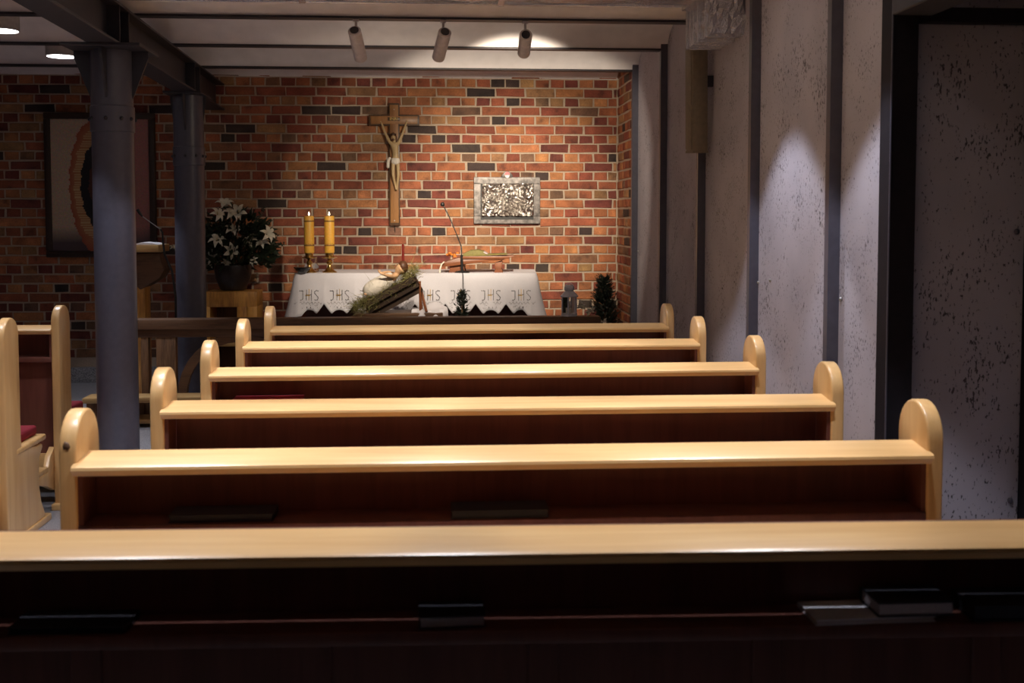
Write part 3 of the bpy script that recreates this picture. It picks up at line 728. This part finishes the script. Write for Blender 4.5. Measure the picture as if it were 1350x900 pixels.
for s in (-1, 1):
    for k in range(5):
        b = V[10] if s < 0 else V[14]; b = Vector(b)
        ang = (k-2)*.4; tip = b+Vector((-.004+.012*math.sin(ang), .004*(k-2), .014+.006*math.cos(ang)))
        tube('finger', [b, tip], [.003, .0022], 'skin_doll', bd_, 5)

# small dark conifer before the altar, dark bush at right corner
def conifer(name, loc, h, r, label, cat, n, mat='green_dark', pot=True):
    t = thing(name, loc, label, cat)
    tube('trunk', [(0, 0, 0), (.005, 0, h*.5), (0, 0, h*.95)], [.010, .007, .003], 'rustic_z', t, 6)
    bm = bmesh.new()
    for i in range(n):
        k = random.random()**.8; z = h*(.18+.8*k); rr = r*(1-k)**(.7 if r < .14 else .38)*random.uniform(.55, 1.1)+.008; a = random.uniform(0, 2*PI)
        p = Vector((0, 0, z)); q = Vector((rr*math.cos(a), rr*math.sin(a), z+rr*random.uniform(.3, 1.3)))
        d = (q-p).normalized(); s = d.cross(Vector((random.random()-.5, random.random()-.5, random.random()))).normalized()*.006
        m_ = p.lerp(q, .55); a4 = [bm.verts.new(p), bm.verts.new(m_-s), bm.verts.new(q), bm.verts.new(m_+s)]; bm.faces.new(a4)
        for e in range(3):
            m2 = p.lerp(q, random.uniform(.35, .95)); d2 = (d+Vector((random.gauss(0, .7), random.gauss(0, .7), random.gauss(0, .5)))).normalized()*.03; s2 = d2.cross(d).normalized()*.004
            b4 = [bm.verts.new(m2), bm.verts.new(m2+d2*.5-s2), bm.verts.new(m2+d2), bm.verts.new(m2+d2*.5+s2)]; bm.faces.new(b4)
    tag(obj('needles', bm2me('needles', bm), mat, t), kind='stuff')
    if pot: lathe('plant_pot', [(.05, 0), (.055, .005), (.07, h*.16), (.062, h*.16), (.055, h*.14)], 'pot_dark', t)
    return t
conifer('potted_conifer', (.200, 8.01, ZD), .83, .11, 'small dark conifer standing in front of the altar cloth', 'plant', 420)
cb = conifer('corner_bush', (1.36, 8.75, ZD), .88, .155, 'dark leafy bush in the corner beside the brick return', 'plant', 700)
# ------------------------------------------------------------------ lantern and dried flowers on the rail
ln = thing('lantern', (.925, 7.505, .899), 'grey metal candle lantern standing on the right end of the rail', 'lantern')
lathe('base', [(.060, 0), (.060, .014), (.054, .018), (.050, .018)], 'pewter', ln, n=6, a0=.26)
lathe('roof', [(.066, .132), (.066, .138), (.040, .166), (.028, .172)], 'pewter', ln, n=6, a0=.26)
lathe('chimney', [(.026, .170), (.036, .182), (.036, .196), (.024, .212), (.010, .216)], 'pewter', ln, n=14)
for k in range(6):
    a = .26+k*PI/3; box_a = (.052*math.cos(a), .052*math.sin(a)); tube('corner_post', [(box_a[0], box_a[1], .016), (box_a[0], box_a[1], .134)], .005, 'pewter', ln, 6)
for k in range(6):
    a0, a1 = .26+k*PI/3, .26+(k+1)*PI/3; me = bpy.data.meshes.new('pane'); me.from_pydata([(.049*math.cos(a), .049*math.sin(a), z) for a, z in ((a0, .018), (a1, .018), (a1, .132), (a0, .132))], [], [(0, 1, 2, 3)]); obj('pane', me, 'glass', ln)
lathe('candle_stub', [(.020, .016), (.020, .055), (.003, .058)], 'paint_white', ln, n=14)
bm = bmesh.new()
for i in range(14):
    a = PI*i/13; bm.verts.new((.03*math.cos(a), 0, .206+.028*math.sin(a)))
tube('handle', [(.03*math.cos(PI*i/12), 0, .200+.026*math.sin(PI*i/12)) for i in range(13)], .002, 'pewter', ln, 6); bm.free()
for i, (x, z, y) in enumerate(((1.015, .96, 7.51), (1.075, .925, 7.50), (1.155, .855, 7.47))):
    lb = ('dried cream flower cluster leaning beside the lantern', 'dried cream flower lying on the end of the rail', 'dried cream flower hanging off the end of the rail')[i]
    t = thing('dried_flower', (x, y, z), lb, 'flower', 'dried flowers at the end of the rail')
    for k in range(12):
        a = random.uniform(0, 2*PI); e = random.uniform(-.5, 1.2); l = random.uniform(.03, .06); d = Vector((math.cos(a)*math.cos(e), math.sin(a)*math.cos(e)*.6, math.sin(e)))*l; s = d.cross(Vector((0, 1, .3))).normalized()*.010
        me = bpy.data.meshes.new('petal'); me.from_pydata([(0, 0, 0), tuple(d*.5+s), tuple(d+Vector((0, 0, -.006))), tuple(d*.5-s), tuple(d*.55+Vector((0, -.004, 0)))], [], [(0, 1, 4), (1, 2, 4), (2, 3, 4), (3, 0, 4)]); obj('petal', me, 'dried', t)
    tube('stalk', [(0, 0, 0), (-.01, .005, -.018), (-.02, 0, -.024)], .002, 'moss', t, 5)

# ------------------------------------------------------------------ flower stand, pot, lilies
fs_ = thing('flower_stand', (-1.56, 8.72, ZD), 'honey-coloured log stand with a square opening, below the lilies', 'stand')
box('top_block', (-.20, -.15, .665), (.20, .15, .785), 'honey_z', fs_, bev=.010); box('leg_block', (-.20, -.15, 0), (-.155, .15, .67), 'honey_z', fs_, bev=.008); box('leg_block', (.045, -.15, 0), (.12, .15, .67), 'honey_z', fs_, bev=.008); box('leg_block', (.122, -.15, 0), (.20, .15, .67), 'honey_z', fs_, bev=.008)
box('back_board', (-.16, .10, 0), (.05, .12, .67), 'rustic_z', fs_); box('cross_rail', (-.16, -.14, .36), (.05, .14, .42), 'honey_x', fs_, bev=.006)
pt = thing('flower_pot', (-1.565, 8.72, ZD+.786), 'dark glazed pot holding white lilies', 'pot')
lathe('vessel', [(.085, 0), (.10, .01), (.135, .10), (.145, .17), (.14, .20), (.125, .20), (.12, .15), (.08, .02)], 'pot_dark', pt, n=28); lathe('soil', [(.122, .17), (.122, .175)], 'rustic_z', pt)
PZ = ZD+.786+.17
fo = thing('lily_foliage', (-1.565, 8.72, PZ), 'mass of dark green leaves and sprigs in the glazed pot', 'foliage')
bm = bmesh.new()
for i in range(1100):
    a = random.uniform(0, 2*PI); rr = .27*math.sqrt(random.random()); z = random.uniform(-.02, .46)*(1-.5*(rr/.27)**2)
    c = Vector((rr*math.cos(a)*1.05+.02, rr*math.sin(a)*.6, z+.03)); d = Vector((math.cos(a)*random.uniform(.3, 1), math.sin(a)*.6, random.uniform(-.5, .9))).normalized()*random.uniform(.05, .11)
    s = d.cross(Vector((random.gauss(0, 1), random.gauss(0, 1), random.gauss(0, 1)))).normalized()*random.uniform(.011, .020)
    bm.faces.new([bm.verts.new(p) for p in (c, c+d*.45+s, c+d, c+d*.45-s)])
tag(obj('leaves', bm2me('leaves', bm), 'leaf', fo), kind='stuff')
for (dx, dz, ln_) in ((.30, .20, .3), (.36, .14, .3), (.20, .42, .28), (.28, .34, .25)):
    bm = bmesh.new(); p0 = Vector((.05, 0, .02)); p1 = Vector((dx+.05, -.05, dz+.05)); atube(bm, [p0, p0.lerp(p1, .5)+Vector((0, 0, .05)), p1], .002, 5)
    for k in range(40):
        u = random.uniform(.4, 1); c = p0.lerp(p1, u)+Vector((0, 0, .05*math.sin(u*PI))); d = Vector((random.gauss(0, 1), random.gauss(0, .5), random.gauss(0, 1))).normalized()*.025; s = d.cross(Vector((0, 1, .2))).normalized()*.006
        bm.faces.new([bm.verts.new(p) for p in (c, c+d*.5+s, c+d, c+d*.5-s)])
    obj('sprig', bm2me('sprig', bm), 'leaf', fo)
def lily_mesh(sz, droop):
    bm = bmesh.new()
    for k in range(6):
        a = k*PI/3+random.uniform(-.15, .15); rw = sz*(.20 if k % 2 else .25); prev = None
        for i in range(7):
            u = i/6; r = sz*(.08+.95*u**1.15); z = sz*(.75*math.sin(u*PI*.62)-droop*u*u*.75); w = rw*math.sin(PI*(.08+.9*u))+.001
            c, s = math.cos(a), math.sin(a)
            ring = [bm.verts.new((r*c-w*s*q, r*s+w*c*q, z+abs(q)*.12*sz*(1-u))) for q in (-1, 0, 1)]
            if prev:
                for q in range(2): bm.faces.new((prev[q], prev[q+1], ring[q+1], ring[q]))
            prev = ring
    return bm2me('lily_petals', bm, True)
LIL = [(296, 272, 'topmost lily of the bouquet, leaning left'), (286, 283, 'lily at the upper left edge of the bouquet'), (303, 285, 'lily below the topmost bloom, facing down'), (314, 281, 'lily at the upper right with long pointed petals'), (306, 306, 'central open lily facing the camera'), (286, 318, 'large lily left of the bouquet centre'), (303, 331, 'lily below the central one'), (280, 341, 'lowest left lily beside the column'), (331, 318, 'shaded lily right of the bouquet centre'), (351, 309, 'rightmost upper lily of the bouquet'), (347, 324, 'rightmost lower lily of the bouquet'), (297, 348, 'small lily bud low in the bouquet'), (336, 345, 'drooping half-closed lily at the lower right'), (229, 328, 'cream lily peeking out left of the farther column')]
FV = Vector((math.sin(.0706)*math.cos(.0542), math.cos(.0706)*math.cos(.0542), -math.sin(.0542))); RV = Vector((math.cos(.0706), -math.sin(.0706), 0)); UV = RV.cross(FV)
def atY(px, py, Y):
    d = FV+RV*(px-675)/1452.8+UV*(364.3-py)/1452.8; return Vector((0, 0, H))+d*(Y/d.y)
for i, (px, py, lb) in enumerate(LIL):
    p = atY(px, py, 8.60+random.uniform(-.06, .05)) if px > 240 else atY(px, py, 8.7)
    t = thing('lily', p, lb, 'flower', 'white lilies in the dark pot'); small = i in (11, 12, 13)
    m_ = lily_mesh(.042 if small else random.uniform(.062, .078), random.uniform(.2, .9)); o = obj('blossom', m_, 'petal', t)
    o.rotation_euler = (random.uniform(.5, 1.5), random.uniform(-.5, .5), random.uniform(-.8, .8))
    bse = Vector((-1.565, 8.72, PZ))-p; tube('stem', [(0, 0, 0), tuple(bse*.4+Vector((0, .02, .03))), tuple(bse)], .003, 'leaf', t, 5)
    for k in range(3): tube('stamen', [(0, 0, 0), (random.uniform(-.015, .015), -.03, random.uniform(0, .03))], .0012, 'gold', t, 4)

# ------------------------------------------------------------------ lectern with microphone
le = thing('lectern', (-2.12, 8.05, ZD), 'rustic wooden lectern half hidden behind the nearer column', 'lectern')
box('reading_top', (-.18, -.10, 1.108), (.178, .22, 1.160), 'honey_x', le, bev=.006)
prism('bracket', [(.03, .84), (.165, .92), (.20, .98), (.16, 1.10), (-.15, 1.10), (-.15, 1.02)], 'y', -.05, .16, 'rustic', le, bev=.006)
box('post', (-.02, -.02, .04), (.055, .14, .92), 'honey_z', le, bev=.006); box('post', (-.15, -.02, .04), (-.07, .14, 1.05), 'rustic_z', le, bev=.006); box('foot', (-.2, -.12, 0), (.15, .24, .05), 'rustic', le, bev=.006)
tag(prism('paper_sheet', [(-2.13, ZD+1.162), (-2.07, ZD+1.178), (-1.99, ZD+1.172), (-1.955, ZD+1.162)], 'y', 7.97, 8.2, 'paper'), 'white paper lying on the lectern top', 'paper')
lm = thing('lectern_microphone', (-1.862, 7.86, ZD), 'slim black gooseneck microphone rising beside the lectern', 'microphone')
tube('stand_tube', [(.05, 0, .012), (.052, 0, .80), (.03, 0, .98), (-.02, 0, 1.10), (-.03, 0, 1.20)], .008, 'black', lm, 8)
tube('gooseneck', [(-.03, 0, 1.20), (-.03, 0, 1.25), (-.045, 0, 1.272)], .006, 'black', lm, 8); tube('chrome_neck', [(-.045, 0, 1.272), (-.165, 0, 1.36)], .003, 'foot_steel', lm, 6); tube('mic_head', [(-.165, 0, 1.36), (-.185, 0, 1.385), (-.20, 0, 1.41)], [.005, .010, .011], 'black', lm, 8)
lathe('stand_base', [(.07, 0), (.07, .012), (.012, .02)], 'black', lm, c=(.05, 0, 0))

# ------------------------------------------------------------------ painting (plain stand-in: bands of colour around a dark almond shape)
pa = thing('framed_painting', (-2.705, YW-.05, 1.25), 'large framed painting in cream, rust and black behind the nearer column', 'painting')
pw, ph, fr = .44, 1.17, .05
for nm_, a, b in (('frame_rail', (-pw, 0, 0), (pw, .045, fr)), ('frame_rail', (-pw, 0, ph-fr), (pw, .045, ph)), ('frame_stile', (-pw, 0, fr), (-pw+fr, .045, ph-fr)), ('frame_stile', (pw-fr, 0, fr), (pw, .045, ph-fr))): box(nm_, a, b, 'frame_brown', pa, bev=.008)
nx, ny = 90, 120; vs, fs, cs = [], [], []
for j in range(ny+1):
    for i in range(nx+1): vs.append((-pw+fr+(2*pw-2*fr)*i/nx, .02, fr+(ph-2*fr)*j/ny))
def lerp(a, b, k): k = max(0, min(1, k)); return tuple(x+(y-x)*k for x, y in zip(a, b))
for j in range(ny):
    for i in range(nx):
        a = j*(nx+1)+i; fs.append((a, a+1, a+nx+2, a+nx+1)); u = (i+.5)/nx*2-1; v = (j+.5)/ny*2-1
        wv = .03*math.sin(v*22)+.02*math.sin(v*47+1); ell = math.hypot((u+.02)/.62, v/1.05)+wv*.6
        left = u < 0; c = lerp((.60, .46, .34), (.42, .18, .16), (u+.2)*2)
        c = tuple(x*random.uniform(.85, 1.12) for x in c)
        if v < -.62: c = lerp(c, (.10, .07, .08), (-.62-v)*4)
        if ell < 1: c = lerp((.42, .10, .05), (.52, .24, .10), (1-ell)*4)
        if .62 < ell < .84 and (int((v+1)*52) % 2 == 0): c = (.66, .46, .24)
        if ell < .62: c = (.012, .013, .016)
        if ell < .36: c = (.10, .03, .02)
        cs.append(c)
me = bpy.data.meshes.new('canvas'); me.from_pydata(vs, [], fs); at2 = me.attributes.new('col', 'FLOAT_COLOR', 'FACE')
for i, c in enumerate(cs): at2.data[i].color = c4(c)
m, nt, b = nm('painted_canvas'); a = N(nt, 'ShaderNodeAttribute'); a.attribute_name = 'col'; L(nt, a.outputs['Color'], b.inputs['Base Color']); b.inputs['Roughness'].default_value = .6
cvs = obj('canvas', me, m, pa); cvs.modifiers.new('thick', 'SOLIDIFY').thickness = .01

# ------------------------------------------------------------------ crucifix
cx_ = thing('crucifix', (-.325, YW-.045, 1.507), 'wooden wall crucifix with a carved figure and INRI plate', 'crucifix')
box('upright', (-.044, 0, 0), (.044, .042, 1.008), 'cross_edge', cx_, bev=.003); box('crossbar', (-.208, -.001, .823), (.208, .041, .912), 'cross_edge', cx_, bev=.003)
box('upright_inlay', (-.034, -.005, .022), (.034, .004, .992), 'cross_wood', cx_, bev=.002); box('crossbar_inlay', (-.192, -.006, .836), (.192, .003, .900), 'cross_wood', cx_, bev=.002)
box('name_plate', (-.052, -.013, .862), (.048, -.006, .892), 'cross_edge', cx_, bev=.002); text('lettering', 'INRI', .036, 'gold', cx_, (-.002, -.0138, .877))
for z in (.955, .040): lathe('nail', [(.004, 0), (.004, .003), (.001, .004)], 'foot_steel', cx_, n=8).matrix_basis = Matrix.Translation((.0, -.006, z)) @ Matrix.Rotation(PI/2, 4, 'X')
yb = -.03
V = [(.012, yb, .545), (.010, yb-.004, .60), (.004, yb-.006, .655), (.002, yb-.006, .675), (-.002, yb-.012, .70), (-.006, yb-.016, .722), (-.006, yb-.015, .742),
     (-.034, yb-.004, .682), (-.066, yb, .745), (-.092, yb+.008, .812), (-.104, yb+.012, .845),
     (.040, yb-.004, .682), (.070, yb, .755), (.094, yb+.008, .825), (.106, yb+.012, .858),
     (-.008, yb-.004, .515), (-.010, yb-.020, .415), (.010, yb-.002, .322), (.016, yb-.012, .292),
     (.030, yb-.004, .515), (.034, yb-.022, .415), (.022, yb-.004, .322), (.022, yb-.014, .290)]
E_ = [(0, 1), (1, 2), (2, 3), (3, 4), (4, 5), (5, 6), (2, 7), (7, 8), (8, 9), (9, 10), (2, 11), (11, 12), (12, 13), (13, 14), (0, 15), (15, 16), (16, 17), (17, 18), (0, 19), (19, 20), (20, 21), (21, 22)]
RD = [(.030, .022), (.027, .02), (.035, .022), .014, .014, .022, .018, .016, .0115, .0085, .0075, .016, .0115, .0085, .0075, .019, .0135, .009, .007, .019, .0135, .009, .007]
fg = skin('figure', V, E_, RD, 'skin_pale', cx_)
for px_, s in ((V[10], -1), (V[14], 1)):
    for k in range(5): b_ = Vector(px_); tube('finger', [b_, b_+Vector((s*.004+.005*(k-2)*.6, -.004, .012-abs(k-2)*.002))], [.0022, .0016], 'skin_pale', fg, 5)
blob('hair', (-.006, yb-.008, .738), (.025, .022, .026), 'hair', fg, 2, .05); blob('hair', (-.026, yb-.008, .712), (.009, .012, .030), 'hair', fg, 2, .06); blob('hair', (.018, yb-.008, .706), (.009, .012, .032), 'hair', fg, 2, .06)
blob('beard', (-.006, yb-.030, .704), (.011, .008, .012), 'hair', fg, 2, .06); lathe('thorn_crown', [(.022, .742), (.027, .746), (.027, .751), (.022, .754)], 'cross_edge', fg, c=(-.006, yb-.012, 0), n=12)
for s in (-1, 1): blob('eye', (-.006+s*.007, yb-.037, .727), (.0025, .002, .0015), 'black', fg, 1)
blob('nose', (-.006, yb-.040, .720), (.003, .004, .006), 'skin_pale', fg, 1)
V2 = [(-.028, yb-.006, .535), (.012, yb-.010, .530), (.050, yb-.006, .538)]
skin('loincloth', [(.011, yb-.004, .562), (.011, yb-.006, .535), (.011, yb-.008, .495)], [(0, 1), (1, 2)], [(.036, .026), (.040, .029), (.040, .028)], 'paint_white', fg)
skin('cloth_fold', [(-.026, yb-.012, .56), (-.046, yb-.012, .545), (-.050, yb-.010, .505), (-.052, yb-.010, .470)], [(0, 1), (1, 2), (2, 3)], [.012, .016, .015, .012], 'paint_white', fg)
tag(tube('picture_hook_cord', [(-.325, YW-.004, 1.507), (-.326, YW-.006, 1.475), (-.324, YW-.004, 1.45)], .003, 'black', None, 5), 'short dark cord below the foot of the crucifix', 'cord')

# ------------------------------------------------------------------ silver relief plaque
pl = thing('relief_plaque', (.61, YW-.03, 1.52), 'silver relief plaque in a grey weathered frame on the brick wall', 'plaque')
fw, fh = .278, .39
for nm_, a, b in (('frame_rail', (-fw, 0, 0), (fw, .03, .065)), ('frame_rail', (-fw, 0, fh-.055), (fw, .03, fh)), ('frame_stile', (-fw, 0, .065), (-fw+.06, .03, fh-.055)), ('frame_stile', (fw-.055, 0, .065), (fw, .03, fh-.055))): box(nm_, a, b, 'frame_grey', pl, bev=.003, seg=1)
box('recess_shade_sheet', (-.222, -.002, .036), (.222, .028, .338), 'black', pl)  # black sheet standing in for the shade in the recess around the relief
nx, ny = 110, 70; vs, fs = [], []
def relief(x, z):
    ph_ = random.Random(3); d = math.hypot(x-.01, (z-.205)*1.1); h = 0
    an = math.atan2(z-.16, x-.01)
    h += .0085*math.sin(an*15+5*math.sin(d*26)+1.5*math.sin(d*70+an*4))*min(1, d*10)
    h += .005*math.sin(x*62+z*95+4*math.sin(z*31+x*9))+.004*math.sin(x*-90+z*70+3*math.sin(x*43))
    h += .012*math.exp(-((x-.005)**2+(z-.215)**2)/.0009) + .010*math.exp(-((x-.005)**2/.0006+(z-.13)**2/.004))
    return h
for j in range(ny+1):
    for i in range(nx+1):
        x = -.212+.43*i/nx; z = .065+.27*j/ny; vs.append((x, -.022-relief(x, z), z))
for j in range(ny):
    for i in range(nx): a = j*(nx+1)+i; fs.append((a, a+1, a+nx+2, a+nx+1))
me = bpy.data.meshes.new('relief_plate'); me.from_pydata(vs, [], fs); o = obj('relief_plate', me, 'silver', pl)
bm = bmesh.new(); aprism(bm, [(-.20, .045), (.20, .045), (.20, .05), (-.20, .05)], 'y', -.004, 0); bm.free()
prism('emblem_wings', [(-.052, .395), (-.03, .425), (-.012, .438), (.012, .438), (.03, .425), (.052, .395), (.03, .385), (-.03, .385)], 'y', -.012, .02, 'frame_grey', pl, bev=.003)
prism('emblem_shield', [(-.022, .405), (-.018, .425), (0, .436), (.018, .425), (.022, .405)], 'y', -.018, -.010, 'red_enamel', pl)
prism('emblem_shield', [(-.022, .405), (.022, .405), (.014, .388), (0, .378), (-.014, .388)], 'y', -.018, -.010, 'white_enamel', pl)

# ------------------------------------------------------------------ column loudspeaker
sp = thing('column_loudspeaker', (1.448, 6.02, 1.93), 'tall narrow olive-grey loudspeaker hung on the concrete wall', 'loudspeaker')
box('cabinet', (-.045, -.05, 0), (.045, .05, .60), 'speaker', sp, bev=.008); box('grille', (-.051, -.042, .02), (-.043, .042, .58), 'speaker', sp, bev=.002); box('end_cap', (-.046, -.051, 0), (.046, .051, .012), 'speaker', sp)
box('wall_bracket', (.04, -.02, .36), (.10, .02, .42), 'steel', sp, bev=.003); sp.rotation_euler = (.05, -.03, .15)

# ------------------------------------------------------------------ lamps
def spot(loc, aim, W_, col, half, blend, rad, parent):
    l = bpy.data.lights.new('lamp_light', 'SPOT'); l.energy = W_; l.color = col; l.spot_size = 2*half; l.spot_blend = blend; l.shadow_soft_size = rad
    o = bpy.data.objects.new('lamp_light', l); link(o); d = (Vector(aim)-Vector(loc)).normalized(); o.parent = parent
    o.location = Vector(loc)-parent.location; o.rotation_mode = 'QUATERNION'; o.rotation_quaternion = d.to_track_quat('-Z', 'Y'); return o
TS = [((-.425, 6.19), (-.15, 8.55, 1.00), 'left track spotlight above the altar', .55, .42, .022),
      ((.055, 6.19), (-.40, 8.6, 1.15), 'middle track spotlight above the altar', .6, .42, .022),
      ((.512, 6.19), (.60, 9.24, 1.60), 'right track spotlight above the altar, aimed at the plaque', 2.3, .40, .50)]
for (x, y), aim, lb, k, half, spill in TS:
    t = thing('track_spotlight', (x, y, ZJ), lb, 'spotlight', 'grey cylinder spotlights under the joist')
    tube('stem', [(0, 0, 0), (0, 0, -.065)], .007, 'lamp_grey', t, 8); box('mount', (-.016, -.012, -.012), (.016, .012, 0), 'lamp_grey', t)
    c = Vector((x, y, ZJ-.10)); d = (Vector(aim)-c).normalized(); q = d.to_track_quat('Z', 'Y')
    bm = bmesh.new(); alathe(bm, [(.030, -.06), (.036, -.055), (.036, .165), (.031, .167), (.030, .14)], n=24)
    o = autosmooth(obj('lamp_body', bm2me('lamp_body', bm), 'lamp_grey', t)); o.rotation_mode = 'QUATERNION'; o.rotation_quaternion = q; o.location = (0, 0, -.10)
    bm = bmesh.new(); alathe(bm, [(.024, -.064), (.024, -.0595)], n=20); o = obj('rear_cap', bm2me('rear_cap', bm), 'steel', t); o.rotation_mode = 'QUATERNION'; o.rotation_quaternion = q; o.location = (0, 0, -.10)
    bm = bmesh.new(); alathe(bm, [(.0285, .150), (.0285, .152)], n=20); o = obj('lens', bm2me('lens', bm), 'lens_warm', t); o.rotation_mode = 'QUATERNION'; o.rotation_quaternion = q; o.location = (0, 0, -.10)
    spot(c+d*.175, aim, SPOT_W*k, WARM, half, .9, .03, t)
    spot(c+d*.176, aim, SPOT_W*spill, WARM, .62 if spill > .1 else 1.25, .3 if spill > .1 else .6, .03, t)   # stray light around the main beam
def downlight(x, y, label, group, k=1., zb=2.665, r=.10, half=.62, blend=.22):
    ztop = 2.84 if r > .06 else 2.78; t = thing('ceiling_downlight', (x, y, ztop), label, 'downlight', group)
    hh = ztop-zb; lathe('lamp_body', [(r-.006, -hh), (r, -hh+.004), (r, 0)], 'lamp_white', t, n=28); lathe('lens', [(r-.008, -hh-.002), (r-.008, -hh+.001)], 'lens', t, n=28)
    spot((x, y, zb-.012), (x, y, 0), DOWN_W*k, COOL, half, blend, .05, t)
    return t
AG, BG = 'ceiling downlights of the left aisle', 'ceiling downlights over the right-hand pews'
downlight(-2.52, 6.71, 'lit white cylinder downlight cut off by the left edge of the photograph', AG)
downlight(-2.52, 7.75, 'lit white cylinder downlight beside the column capital', AG, .7)
for y in (4.63, 3.59): downlight(-2.52, y, 'cylinder downlight over the left aisle, out of view', AG)
for x in (1.04, 0., -1.0):
    for y in (4.63, 3.59, 2.56): downlight(x, y, 'cylinder downlight over the right-hand pews, out of view', BG)
for x, k in ((.5, .85), (-.35, .85), (-1.2, .55), (-2.0, .45)): downlight(x, 5.30, 'added small cylinder downlight between joist and foil duct, out of view', BG, k, zb=2.665, r=.05)  # unseen row added to brighten the far pews and the nearer column
